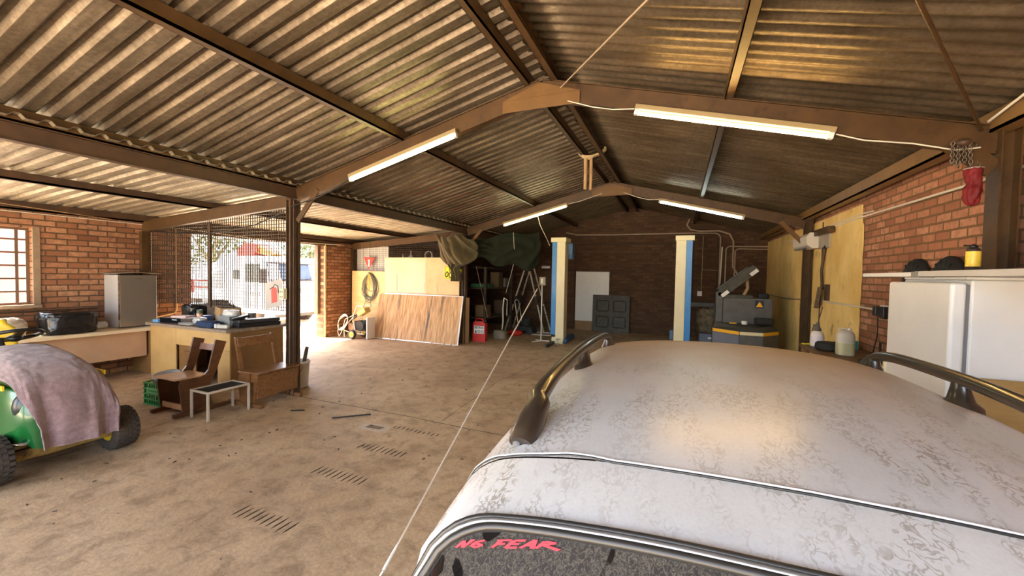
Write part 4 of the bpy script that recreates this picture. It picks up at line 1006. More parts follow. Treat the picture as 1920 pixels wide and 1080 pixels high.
# ------------------------------------------------------------------ wire mesh partitions
def mesh_panel(label, y, x0, x1, z0, zf, step=.05, r=.0028):
    t = MB(); x = x0
    while x <= x1: t.beam((x, y, z0), (x, y, zf(x)), r * 2, r * 2, (0, 1, 0)); x += step
    z = z0
    while z < max(zf(x0), zf(x1)):
        a, b = x0, x1
        if z > min(zf(x0), zf(x1)):
            xs = [x0 + (x1 - x0) * k / 200 for k in range(201) if zf(x0 + (x1 - x0) * k / 200) >= z]
            if not xs: break
            a, b = min(xs), max(xs)
        t.beam((a, y + .004, z), (b, y + .004, z), r * 2, r * 2); z += step
    return st(t.build('mesh_partition', wire_m), label, 'wire mesh')
mesh_panel('square wire mesh hung between the free-standing post and the left wall, above the workbench', Y1 + .075, -7.12, -3.68, 1.16, lambda x: zlean(x) + .02, r=.0046)
mesh_panel('square wire mesh above the plywood panels at the end of the lean-to', Y2 - .062, -7.12, -3.68, 1.75, lambda x: zlean(x) + .0)
m = MB(); m.bx(-5.525, -5.52, Y1 + .06, Y1 + .10, 1.13, 2.46); m.bx(-5.525, -5.485, Y1 + .055, Y1 + .06, 1.13, 2.46)
for k in range(30): m.bx(-5.484, -5.476, Y1 + .054, Y1 + .062, 1.14 + k * .044, 1.165 + k * .044)
st(m.build('column', steel_d), 'thin slotted steel strut in the wire mesh over the workbench', 'strut')

# ------------------------------------------------------------------ panels closing the end of the lean-to
def build_lean_end():
    def board(nm, x0, x1, z0, z1, y, th, mat, label, cat='board', bevel=.002):
        m = MB(); m.bx(-(x1 - x0) / 2, (x1 - x0) / 2, -th / 2, th / 2, 0, z1 - z0)
        return tag(m.build(nm, mat, None, ((x0 + x1) / 2, y, z0), bevel=bevel), label, cat)
    board('plywood_sheet', -7.09, -5.95, .0, 1.765, Y2 - .085, .018, ply, 'tall pale plywood panel behind the pressure washer with a hose hung on it')
    board('white_hardboard', -7.05, -5.955, 1.72, 2.44, Y2 + .06, .02, white_p, 'white panel behind the wire mesh above the hose')
    p = board('plywood_sheet', -5.945, -3.66, .0, 2.14, Y2 - .087, .02, ply2, 'big pale plywood panel carrying the yellow number plate')
    m = MB(); m.bx(-.42, .16, -.016, -.0105, 1.2, 2.02); m.build('sheet_patch', M('cream hardboard', (.78, .66, .48), (.84, .72, .55), scale=3, rough=.6), p)
    m = MB(); m.bx(.165, 1.135, -.015, -.0105, .9, 2.13); m.build('sheet_patch', M('honey plywood', (.74, .5, .25), (.84, .64, .38), scale=3, rough=.6, spots=(3, (.55, .35, .16), .6, .72)), p)
    for i, xx in enumerate((-.75, .13, .5)):
        m = MB(); m.bx(xx, xx + .008, -.0175, -.0162, 1.25, 1.5 + .2 * (i == 0)); m.build('pencil_line', M('grey mark', (.3, .27, .22), rough=.8), p)
    # leaning board with aluminium trim
    t = thing('leaning_board', 'big stained weathered board with aluminium edging leaning against the plywood panels', 'board', (-4.80, 8.575, .0))
    ang = -.205; h = 1.19
    R = Matrix.Rotation(ang, 4, 'X')
    t.rotation_euler = (ang, 0, 0)
    m = MB(); m.bx(-1.27, 1.27, -.009, .009, .02, h); m.build('sheet', weathered, t)
    m = MB(); m.bx(-1.10, 1.29, -.016, .014, h, h + .025); m.bx(1.27, 1.30, -.018, .016, .0, h + .025); m.bx(-1.27, 1.27, -.016, .014, -.002, .02)
    m.build('edge_trim', alu, t, bevel=.003)
    for k, xx in enumerate((-1.0, -.72, -.55, .55, .9, 1.1)):
        m = MB(); m.bx(xx, xx + .03, -.019, -.0165, .003, .02); m.build('clip', black_m, t)
    board('spare_board', -3.68, -3.42, 0, 1.15, Y2 + .0, .03, ply_dk, 'dark narrow board standing on edge behind the leaning board', 'board')
    # yellow number plate
    t = thing('number_plate', 'yellow number plate with black figures hung crooked on the plywood panel', 'number plate', (-3.86, Y2 - .118, 1.74), rot=(0, .18, 0))
    m = MB(); m.bx(-.22, .26, -.003, .003, -.155, .155); m.build('plate', M('plate yellow', (.82, .85, .03), rough=.35), t, bevel=.002)
    m = MB()
    for (x0, x1, z0, z1) in ((-.205, .245, .138, .145), (-.205, .245, -.145, -.138), (-.21, -.203, -.14, .14), (.243, .25, -.14, .14)): m.bx(x0, x1, -.0042, -.0032, z0, z1)
    m.build('plate_border', black_m, t)
    for txt, sz, x, z in (('CMA', .105, -.10, .045), ('006', .205, -.19, -.115)):
        letters(txt, sz, .0008, .003, black_m, (x, -.0045, z), t)
    # red triangle
    t = thing('warning_triangle', 'red inverted triangle sign with a white figure one tied to the wire mesh', 'sign', (-6.51, Y2 - .082, 1.98), rot=(0, .05, 0))
    m = MB(); m.prism([(-.19, .16), (.19, .16), (.0, -.17)], (0, 0, 0), (1, 0, 0), (0, 0, 1), (0, .008, 0)); m.build('triangle', red_sign, t, bevel=.003)
    m = MB(); m.bx(-.022, .022, -.004, -.001, -.10, .10); m.prism([(-.022, .10), (-.022, .07), (-.05, .06), (-.05, .075)], (0, -.004, 0), (1, 0, 0), (0, 0, 1), (0, .003, 0)); m.build('figure', white_p, t)
    # garden hose in loops on the panel
    m = MB(); random.seed(3)
    for k in range(9):
        w = random.uniform(.14, .30); hh = random.uniform(.48, .80); dx = random.uniform(-.06, .07); pts = []
        for q in range(36):
            a = 2 * PI * q / 36
            x = w * math.sin(a) * (1 - .25 * math.cos(a)) + dx * (1 - math.cos(a)) / 2; z = -hh / 2 + hh / 2 * math.cos(a)
            pts.append((x, -.012 * (k % 4) - .01 * math.sin(a * 2 + k), z))
        m.tube(pts, .0085, 6, closed=True)
    m.tube([(-.12, -.03, -.75), (-.18, -.05, -.95), (-.05, -.08, -1.0), (.12, -.08, -.9), (.05, -.05, -.7)], .0085, 6)
    o = m.build('garden_hose', M('grey green hose', (.13, .14, .11), (.24, .25, .2), scale=6, rough=.5), None, (-6.44, Y2 - .115, 1.70)); tag(o, 'long grey green hose coiled in loops on the plywood panel', 'hose')
    m = MB(); m.cyl((0, .03, 0), (0, -.07, .012), .01, n=8); o = m.build('peg', steel_d, None, (-6.44, Y2 - .115, 1.71)); tag(o, 'peg holding the coiled hose on the plywood', 'peg')
    m = MB()
    for k in range(3): m.tube([(.02 * k - .03, -.055 - .008 * k, .0), (.0 + .03 * k - .05, -.06, -.25), (.02, -.065 - .008 * k, -.42 - .03 * k), (.05 - .02 * k, -.06, -.2), (.02, -.055, 0)], .006, 6)
    o = m.build('yellow_string', M('yellow cord', (.72, .5, .08), rough=.5), None, (-6.43, Y2 - .115, 1.69)); tag(o, 'yellow cord hung among the grey hose loops', 'cord')
    # pressure washer
    t = thing('pressure_washer', 'wheeled pressure washer with yellow wheels and cream hose under the coiled hose', 'pressure washer', (-6.42, 8.36, 0))
    fr = M('cream frame tube', (.66, .62, .52), rough=.4)
    for s in (-1, 1):
        m = MB(); m.tube([(-.28, .16 * s, .02), (-.30, .16 * s, .3), (-.24, .16 * s, .34), (.0, .16 * s, .55), (.10, .16 * s, .80), (.14, .16 * s, .86), (.30, .16 * s, .86)], .014, 8); m.tube([(-.28, .16 * s, .20), (.0, .16 * s, .14), (.34, .16 * s, .14)], .014, 8); m.tube([(.10, .16 * s, .14), (.0, .16 * s, .55)], .013, 8); m.build('frame', fr, t)
        m = MB(); m.lathe([(.07, -.025), (.10, -.035), (.118, -.025), (.12, 0), (.118, .025), (.10, .035), (.07, .025)], 26, (.02, -.215 * s, .121), (0, 1, 0)); wl = m.build('wheel', black_p, t)
        m = MB(); m.lathe([(0, .034), (.025, .036), (.03, .02), (.07, .022), (.085, .03), (.088, -.03), (.07, -.022), (.03, -.02), (.025, -.036), (0, -.034)], 22, (.02, -.215 * s, .121), (0, 1, 0)); m.build('rim', yel_m, wl)
    m = MB(); m.box((.18, 0, .34), (.34, .24, .24)); m.cyl((.20, -.14, .34), (.20, .14, .34), .13, n=20); m.build('engine', black_m, t, bevel=.02)
    m = MB(); m.box((-.10, 0, .30), (.22, .2, .18)); m.cyl((-.2, 0, .32), (.02, 0, .32), .07, n=16); m.build('pump', M('brown pump', (.22, .13, .09), (.34, .22, .16), scale=8, rough=.5), t, bevel=.01)
    m = MB(); m.box((.22, -.01, .70), (.30, .22, .13), (0, -.5, 0)); m.build('tank_cover', M('ochre cover', (.55, .36, .1), (.7, .48, .18), scale=4, rough=.5), t, bevel=.025)
    m = MB(); m.box((.0, -.06, .6), (.28, .05, .04), (0, -.35, 0)); m.box((-.02, -.1, .52), (.2, .03, .03), (0, -.6, .3)); m.build('lance', black_p, t, bevel=.008)
    m = MB()
    for k in range(6):
        pts = []
        for q in range(30):
            a = 2 * PI * q / 30; pts.append((-.33 + .17 * math.cos(a) + .03 * k * .4, -.17 - .012 * k, .42 + (.13 + .012 * k) * math.sin(a) + .12 * math.cos(a) * .8))
        m.tube(pts, .009, 6, closed=True)
    m.tube([(-.42, -.22, .35), (-.45, -.22, .15), (-.38, -.24, .04), (-.30, -.22, .2), (-.22, -.2, .5), (.05, -.18, .62)], .009, 6); m.build('hose', M('cream hose', (.66, .58, .42), (.75, .68, .54), scale=5, rough=.5), t)
    m = MB(); m.bx(-.02, .02, -.16, .14, .0, .56)
    o = m.build('white_drum', white_p, None, (-6.02, 8.42, 0), bevel=.01); tag(o, 'white plastic panel standing behind the pressure washer', 'panel')
    # tools glimpsed above the panel through the mesh, standing on a beam behind
    m = MB(); m.bx(-5.93, -3.7, Y2 + .25, Y2 + .5, 2.06, 2.10); o = m.build('shelf', ply_dk); tag(o, 'narrow shelf behind the plywood panel under the wire mesh', 'shelf')
    dat = [('sack_hook', -5.72, .16, 'small pale hook standing on the shelf behind the mesh, farthest left'), ('funnel', -5.45, .26, 'upturned pale cone on the shelf behind the mesh'), ('wheel_rim', -4.87, .17, 'round pale rim end on the shelf behind the mesh'), ('bottle', -4.28, .34, 'pair of shiny upright bottles behind the mesh beside the tarpaulin')]
    for nm, x, h, l in dat:
        m = MB()
        if nm == 'funnel': m.lathe([(0, h), (.012, h), (.02, h * .6), (.10, .02), (.10, 0)], 16)
        elif nm == 'wheel_rim': m.lathe([(.10, -.03), (.12, -.03), (.12, .03), (.10, .03), (.09, 0), (.10, -.03)], 24, (0, 0, .12), (0, 1, 0))
        elif nm == 'bottle':
            m.lathe([(0, 0), (.04, 0), (.04, h * .7), (.015, h * .85), (.015, h), (0, h)], 16)
        else: m.lathe([(0, 0), (.03, 0), (.025, h * .6), (.01, h), (0, h)], 14)
        o = m.build(nm, white_p if nm != 'bottle' else zinc, None, (x, Y2 + .36, 2.101)); tag(o, l, nm.replace('_', ' '))
        if nm == 'bottle': o['label'] = 'shiny upright bottle behind the mesh nearest the tarpaulin'; c = o.copy(); link(c); c.location.x -= .1; c['label'] = 'shiny upright bottle behind the mesh, left one of the two beside the tarpaulin'
build_lean_end()

# ------------------------------------------------------------------ tarpaulins and the store behind
def build_store():
    def tarp(name, mat, label, org, fn, nu=70, nv=60):
        m = MB(); m.grid(fn, nu, nv); o = m.build(name, mat, None, org, solid=.006, offset=0); return tag(o, label, 'tarpaulin')
    # olive tarp: bunched bundle hung from the eave by the far left post, tail below
    def f1(u, w):
        a = u * 2 - 1; z = .735 - w * 1.11
        wd = smooth_interp(w, [(0, .54), (.2, .56), (.45, .50), (.58, .36), (.70, .17), (.85, .15), (1, .13)])
        cx = smooth_interp(w, [(0, -.06), (.35, .0), (.6, -.02), (.75, -.05), (1, -.04)])
        x = cx + a * wd
        bul = smooth_interp(w, [(0, .10), (.2, .17), (.45, .26), (.6, .20), (.75, .09), (1, .07)])
        y = -bul * (1 - a * a) ** .6 - .02
        q = V((x * 3.0, z * 2.4, 2.0)); n1 = noise.noise(q)
        y -= .16 * (1 - 2.2 * abs(noise.noise(V((x * 1.5 + z * 2.6, z * .6 - x * .5, 4.3))))) - .09
        y += .05 * (1 - 2.2 * abs(noise.noise(V((x * 5.0 + z * 3.2, z * 1.0 - x * .6, 9.1)))))
        if w > .62: y += .03 * math.sin(a * 16 + z * 3) ; x += .02 * math.sin(z * 9 + a * 5)
        top = (.06 * math.sin(a * 5 + .6) - .10 * max(0, -a - .55) - .05 * a) * (1 - w) ** 2
        return V((x + .02 * n1, min(y, .03), z + top))
    tarp('tarpaulin', olive, 'olive canvas tarpaulin bunched over the corner above the yellow number plate', (-3.66, Y2 - .19, 1.93), f1, 90, 90)
    # dark green tarp over the loft behind
    def f2(u, w):
        p0, p1 = V((-3.62, 9.25)), V((-2.30, 10.9))
        q = p0.lerp(p1, u); zt = zraf(q.x) - .22 - .05 * math.sin(u * 9)
        zb = 2.02 + .22 * math.sin(u * PI * 2 + .5) * .5 + .10 * math.sin(u * 13) - .25 * max(0, u - .75) - .5 * max(0, .22 - u)
        z = zt + (zb - zt) * w
        sag = .10 * math.sin(PI * w) + .06 * (1 - 2 * abs(noise.noise(V((u * 4 + w * 2, w * 3 - u * 2, 4)))))
        n = V((.78, -.62))
        return V((q.x + n.x * sag, q.y + n.y * sag, z)) - V((-3.0, 10.0, 2.0))
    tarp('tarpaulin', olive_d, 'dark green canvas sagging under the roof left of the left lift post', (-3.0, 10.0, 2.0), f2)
    # rack hidden under it
    t = thing('storage_rack', 'dark timber storage rack in the shadow under the green canvas', 'rack', (-3.80, 10.60, 0))
    for x in (-.45, .45):
        for y in (-.9, .9):
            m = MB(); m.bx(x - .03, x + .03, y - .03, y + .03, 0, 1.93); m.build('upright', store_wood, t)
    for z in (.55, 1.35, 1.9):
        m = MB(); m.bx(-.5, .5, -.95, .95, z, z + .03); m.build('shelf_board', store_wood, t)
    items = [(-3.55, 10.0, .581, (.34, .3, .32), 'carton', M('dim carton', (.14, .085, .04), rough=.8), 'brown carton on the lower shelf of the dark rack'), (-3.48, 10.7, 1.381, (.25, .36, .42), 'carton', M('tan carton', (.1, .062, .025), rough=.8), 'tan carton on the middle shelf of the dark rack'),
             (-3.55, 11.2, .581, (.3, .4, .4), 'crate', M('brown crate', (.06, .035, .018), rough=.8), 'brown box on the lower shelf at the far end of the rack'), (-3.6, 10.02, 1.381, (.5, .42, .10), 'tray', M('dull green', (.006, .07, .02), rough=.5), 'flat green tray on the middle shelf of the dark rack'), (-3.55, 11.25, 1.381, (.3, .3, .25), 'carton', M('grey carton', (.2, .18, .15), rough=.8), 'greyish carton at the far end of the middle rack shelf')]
    for x, y, z, s, nm, mt, l in items:
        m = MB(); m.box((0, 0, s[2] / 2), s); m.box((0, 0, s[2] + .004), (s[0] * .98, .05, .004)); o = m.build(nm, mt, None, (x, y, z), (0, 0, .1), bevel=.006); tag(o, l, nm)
    # petrol can
    t = thing('petrol_can', 'red petrol can with white label standing beside the leaning board', 'fuel can', (-3.34, 9.42, 0), .12)
    m = MB(); m.prism([(-.165, .0), (.165, 0), (.17, .02), (.17, .46), (.10, .525), (-.12, .525), (-.17, .48), (-.17, .02)], (0, -.085, 0), (1, 0, 0), (0, 0, 1), (0, .17, 0)); m.build('body', red, t, bevel=.022, seg=3)
    m = MB(); m.tube([(-.12, 0, .51), (-.12, 0, .565), (-.08, 0, .585), (.04, 0, .585), (.08, 0, .565), (.08, 0, .52)], .017, 10); m.build('handle', red, t)
    m = MB(); m.cyl((.13, 0, .49), (.15, 0, .56), .03, n=16); m.build('cap', black_p, t)
    m = MB(); m.bx(-.135, .135, -.0895, -.0872, .215, .415); lb = m.build('label', white_p, t)
    letters('PETROL', .078, .0006, .0022, black_m, (0, -.0905, .345), lb, 'CENTER', .88)
    m = MB(); y = -.0905
    m.prism([(-.125, .235), (-.045, .235), (-.085, .305)], (0, y, 0), (1, 0, 0), (0, 0, 1), (0, .001, 0)); m.build('hazard_mark', M('mark', (.1, .08, .05), rough=.6), lb)
    for cx in (.0, .085):
        m = MB(); m.lathe([(.026, -.0006), (.036, -.0006), (.036, .0006), (.026, .0006), (.026, -.0006)], 24, (cx, y, .27), (0, 1, 0)); m.beam((cx - .024, y, .294), (cx + .024, y, .246), .008, .0012, (0, 1, 0)); m.build('prohibition_mark', M('mark', (.1, .08, .05), rough=.6), lb)
    # ladder
    t = thing('step_ladder', 'tall folding ladder with pale stiles standing open against the back wall', 'ladder', (-2.98, 12.1, 0))
    lad = M('worn aluminium', (.5, .44, .34), (.62, .56, .46), scale=6, rough=.45)
    for (dx, k) in ((-.66, 0), (.62, 1)):
        for y in (-.28, .28):
            m = MB(); p0 = V((dx, y * 1.2, 0)); p1 = V((.06 if k else -.06, y * .8, 1.98))
            for a, b in ((0, .42), (.55, 1)): m.beam(p0.lerp(p1, a), p0.lerp(p1, b), .03, .065, (0, 1, 0))
            m.build('stile', lad, t)
            m = MB(); m.beam(p0.lerp(p1, .42), p0.lerp(p1, .55), .05, .085, (0, 1, 0)); m.build('hinge', black_p, t)
        for q in range(1, 8):
            w = q / 8; x = dx + ((.06 if k else -.06) - dx) * w; m = MB(); m.cyl((x, -.28 * (1.2 - .4 * w), 1.98 * w), (x, .28 * (1.2 - .4 * w), 1.98 * w), .014, n=8); m.build('rung', grey_d, t)
    for y in (-.224, .224):
        m = MB(); m.cyl((0, y - .03, 1.99), (0, y + .03, 1.99), .085, n=18); m.build('hinge', black_p, t)
    # jack stand with a box on top
    t = thing('lift_switch_stand', 'thin white pole on a forked foot with a grey box on top', 'stand', (-1.93, 10.18, 0))
    m = MB(); m.cyl((0, 0, .03), (0, 0, 1.48), .016, n=10); m.build('pole', cable_w, t)
    m = MB(); m.bx(-.06, .10, -.05, .05, 1.48, 1.70); m.build('box', M('grey switch box', (.3, .27, .2), rough=.5), t, bevel=.008)
    m = MB(); m.bx(-.01, .03, -.056, -.05, 1.53, 1.66); m.build('switch', white_p, t)
    m = MB(); m.tube([(.02, 0, .03), (-.05, -.1, .025), (-.14, -.3, .018)], .016, 8); m.tube([(.0, 0, .03), (-.18, .12, .018)], .016, 8); m.tube([(.0, 0, .03), (.2, .08, .018)], .016, 8); m.build('foot', cable_w, t)
    # odds and ends on the dark floor
    m = MB(); m.lathe([(0, 0), (.17, 0), (.2, .06), (.21, .12), (.19, .12), (.17, .03), (0, .02)], 24); o = m.build('basin', red, None, (-2.95, 10.9, .001)); tag(o, 'round red plastic basin on the dark floor right of the petrol can', 'basin')
    t = thing('engine_mower', 'small dark lawnmower with pale handle tube in the shadow behind the red basin', 'mower', (-2.80, 11.4, 0))
    m = MB(); m.box((0, 0, .16), (.5, .42, .16)); m.cyl((0, 0, .24), (0, 0, .4), .14, n=18); m.box((.05, 0, .42), (.22, .2, .07)); m.build('body', black_m, t, bevel=.03)
    for s in (-1, 1):
        for x in (-.2, .2):
            m = MB(); m.cyl((x, s * .21, .085), (x, s * .26, .085), .085, n=16); m.build('wheel', black_p, t)
    m = MB(); m.tube([(-.18, -.16, .2), (-.32, -.16, .95), (-.34, 0, 1.0), (-.32, .16, .95), (-.18, .16, .2)], .013, 8); m.build('handle', cable_w, t)
    m = MB(); m.tube([(0, 0, .0), (.02, 0, .45), (-.02, .02, .8), (.0, 0, 1.1)], .02, 8); m.tube([(.0, 0, 1.1), (.1, .0, 1.05), (.12, 0, .6)], .01, 6); o = m.build('string_trimmer', cable_w, None, (-3.15, 10.35, .0), (0, .06, 0)); tag(o, 'pale shaft of a garden trimmer standing in the dark store', 'trimmer')
    m = MB(); m.cyl((0, 0, 0), (.30, .05, 1.35), .006, n=8); o = m.build('rod', conduit, None, (-3.20, 9.56, .62), (0, -.5, 0)); tag(o, 'thin pale rod leaning above the petrol can', 'rod')
    o = crumple((0, 0, 0), (.34, .26, .24), 51, amp=.15).build('sack', M('dim sack', (.17, .14, .1), (.24, .2, .15), scale=7, rough=.8), None, (-3.02, 10.0, .0)); tag(o, 'small pale sack on the floor between petrol can and red basin', 'sack')
    for i, (x, y, l, a) in enumerate(((-2.3, 11.25, .62, .1), (-2.35, 11.75, .5, .02))):
        m = MB(); m.box((0, 0, .012), (l, .05, .022)); o = m.build('plank', lad, None, (x, y, 0), (0, 0, a)); tag(o, ('pale slat on the floor nearest the left lift post', 'pale slat on the floor behind the nearer slat, under the ladder')[i], 'slat')
    m = MB(); m.tube([(-.02, 0, 0), (0, 0, -.28), (.02, 0, -.45)], .006, 6); m.tube([(.0, 0, -.85), (-.06, 0, -1.1), (-.2, 0, -1.6)], .006, 6); o = m.build('hanging_flex', cable_w, None, (-2.62, 9.85, 2.86)); tag(o, 'pale cord hanging down in front of the dark green canvas', 'cord')
    m = MB(); m.cyl((-.14, 0, 0), (.14, 0, 0), .05, n=14); o = m.build('pipe_end', white_p, None, (-2.75, Y3 - .06, 2.02)); tag(o, 'short pale pipe fixed on the back wall above the ladder', 'pipe')
build_store()

# ------------------------------------------------------------------ two post vehicle lift
def build_lift():
    for s in (-1, 1):
        t = thing('lift_post', ('left' if s < 0 else 'right') + ' cream and blue post of the vehicle lift' + (', arm and foot in view' if s < 0 else ', foot hidden behind the car'), 'lift post', (s * 1.475, 10.25, 0), 0, 'vehicle lift posts')
        m = MB(); m.bx(-.10 if s < 0 else -.19, .19 if s < 0 else .10, -.15, -.13, .10, 2.60)
        x0, x1 = (-.045, .17) if s < 0 else (-.17, .045)
        m = MB(); m.bx(x0, x1, -.16, -.14, .16, 2.60); m.bx(x0, x1, .12, .14, .1, 2.60); m.bx(*((x1 - .02, x1) if s < 0 else (x0, x0 + .02)), -.14, .12, .1, 2.6)
        m.build('column', cream, t, bevel=.004)
        m = MB(); a, b = (-.175, -.047) if s < 0 else (.047, .175)
        m.bx(a, b, -.155, .135, .22, 2.60); m.build('side_cover', blue, t, bevel=.006)
        m = MB(); m.bx(-.21 if s < 0 else -.19, .19 if s < 0 else .21, -.17, .32, 2.60, 2.715); m.build('cap', cream, t, bevel=.006)
        m = MB(); m.bx(-.18, .18, -.18, .2, 0, .02); m.bx(-.14, .16, -.16, .14, .02, .16); m.build('base', cream, t, bevel=.004)
        m = MB(); m.bx(-.09, .09, .14, .32, .55, .85); m.bx(-.14, .10, .10, .2, .2, .9); m.build('carriage', blue_d, t, bevel=.01)
        m = MB(); m.tube([(-.0 * s, -.25, .045), (0, -.95, .045)], .045, 4); ob = m.build('arm', grey_d, t, loc=(-.10 * -s if s > 0 else -.06, 0, 0))
        m = MB(); m.prism([(-.02, .04), (.12, .04), (.20, .12), (.55, .18), (.9, .17), (1.02, .10), (1.02, .02), (.1, .02)], (.16 if s < 0 else -.24, -.25, 0), (0, 1, 0), (0, 0, 1), (.08, 0, 0)); m.build('arm', blue_d, t, bevel=.006)
        m = MB(); m.cyl((.06 if s < 0 else -.06, -.30, .001), (.06 if s < 0 else -.06, -.30, .03), .04, n=14); m.cyl((.06 if s < 0 else -.06, -.30, .03), (.06 if s < 0 else -.06, -.30, .13), .014, n=10); m.cyl((.06 if s < 0 else -.06, -.30, .13), (.06 if s < 0 else -.06, -.30, .145), .05, n=14); m.build('pad_screw', zinc, t)
        if s < 0:
            m = MB(); m.cyl((.22, .2, 2.18), (.22, .2, 2.48), .085, n=18); m.bx(.17, .30, .08, .3, 2.3, 2.58); m.build('motor', blue_d, t, bevel=.01)
        else:
            m = MB(); m.cyl((.0, .24, .3), (.0, .24, .62), .07, n=16); m.bx(-.26, -.18, -.05, .05, .3, .52); m.build('motor', blue_d, t, bevel=.01)
    m = MB(); m.tube([(0, 0, 0), (.06, .1, -.3), (.16, .35, -.62), (.18, .5, -.75)], .007, 6); o = m.build('power_cable', cable_w, None, (-1.72, 9.0, 3.22)); tag(o, 'white cable dropping from the far left lamp to the left lift post', 'cable')
build_lift()

# ------------------------------------------------------------------ back wall
def build_back():
    def board():
        t = thing('white_board', 'tall white board leaning on the back wall right of the left lift post', 'board', (-1.19, Y3 - .06, .30), rot=(-.012, 0, 0))
        m = MB(); m.bx(-.535, .535, -.012, .012, 0, 1.59); m.build('sheet', white_p, t, bevel=.003)
        m = MB(); m.bx(-.53, .53, -.02, .03, -.30, -.002); m.build('stand', ply_dk, t)
        t = thing('mould_panel', 'dark panel with four square recesses standing against the white board', 'panel', (-.57, Y3 - .20, 0), rot=(-.06, 0, 0))
        m = MB(); m.bx(-.57, .57, .0, .05, 0, 1.16); m.build('sheet', grey_d, t, bevel=.004)
        for cx in (-.25, .27):
            for cz in (.32, .82):
                m = MB()
                for (x0, x1, z0, z1) in ((-.17, .17, .15, .18), (-.17, .17, -.18, -.15), (-.20, -.17, -.16, .16), (.17, .20, -.16, .16)): m.bx(cx + x0, cx + x1, -.006, -.001, cz + z0, cz + z1)
                m.build('recess', black_m, t)
    board()
    def pipe(pts, r, mat, label, cat='conduit'):
        m = MB(); m.tube(pts, r, 8); tag(m.build('conduit_pipe', mat), label, cat)
    y = Y3 - .03
    def arc(c, r, a0, a1, n=8): return [(c[0] + r * math.cos(a0 + (a1 - a0) * k / n), y, c[2] + r * math.sin(a0 + (a1 - a0) * k / n)) for k in range(n + 1)]
    pipe([(-2.1, y, 3.16), (-1.75, y, 3.08), (-.5, y, 3.06), (1.75, y, 3.07), (2.3, y, 3.05)] + arc((2.3, 0, 2.90), .15, PI / 2, 0) + [(2.45, y, 1.5)], .02, conduit, 'long brown conduit running across the back wall and down behind the grey machine')
    pipe([(-1.9, y, 3.02), (1.5, y, 3.01), (2.2, y, 2.99), (2.36, y, 2.9), (2.36, y, 1.6)], .016, steel_d, 'dark conduit just below the long brown conduit on the back wall')
    pipe([(1.62, y - .06, 3.48), (1.55, y - .03, 3.30), (1.65, y, 3.17), (1.9, y, 3.12), (2.4, y, 3.12), (2.68, y, 3.02), (2.78, y, 2.82), (2.78, y, 2.1), (2.9, y, 1.9)], .024, conduit, 'thick conduit swooping down from the right roof slope to the grey machine')
    pipe([(3.62, y, 2.66), (2.72, y, 2.67)] + arc((2.70, 0, 2.57), .10, PI / 2, PI) + [(2.60, y, 1.6)], .018, conduit, 'upper conduit entering the back wall from the right corner')
    pipe([(3.62, y, 2.58), (2.95, y, 2.60)] + arc((2.93, 0, 2.50), .10, PI / 2, PI) + [(2.83, y, 1.65)], .018, conduit, 'lower conduit entering the back wall from the right corner')
    pipe([(2.50, y, 2.66), (2.47, y, 1.6)], .018, cable_w, 'short pale conduit between the dark ones on the back wall')
    pipe([(2.0, y, 3.0), (1.99, y, 1.30)], .009, conduit, 'thin conduit dropping to the white wall socket on the back wall')
    pipe([(1.99, y, 2.0), (2.4, y, 1.98)], .008, conduit, 'thin horizontal conduit off the socket drop on the back wall')
    m = MB(); m.box((0, 0, 0), (.13, .05, .14)); o = m.build('wall_socket', white_p, None, (1.95, Y3 - .03, 1.30), bevel=.006); tag(o, 'white wall socket left of the raised machine hood', 'socket')
    m = MB(); m.bx(-.42, .42, -.14, .14, 0, .12); o = m.build('shelf', grey_m, None, (2.05, Y3 - .145, .93), bevel=.004); tag(o, 'grey shelf ledge on the back wall behind the grey machine', 'shelf')
build_back()

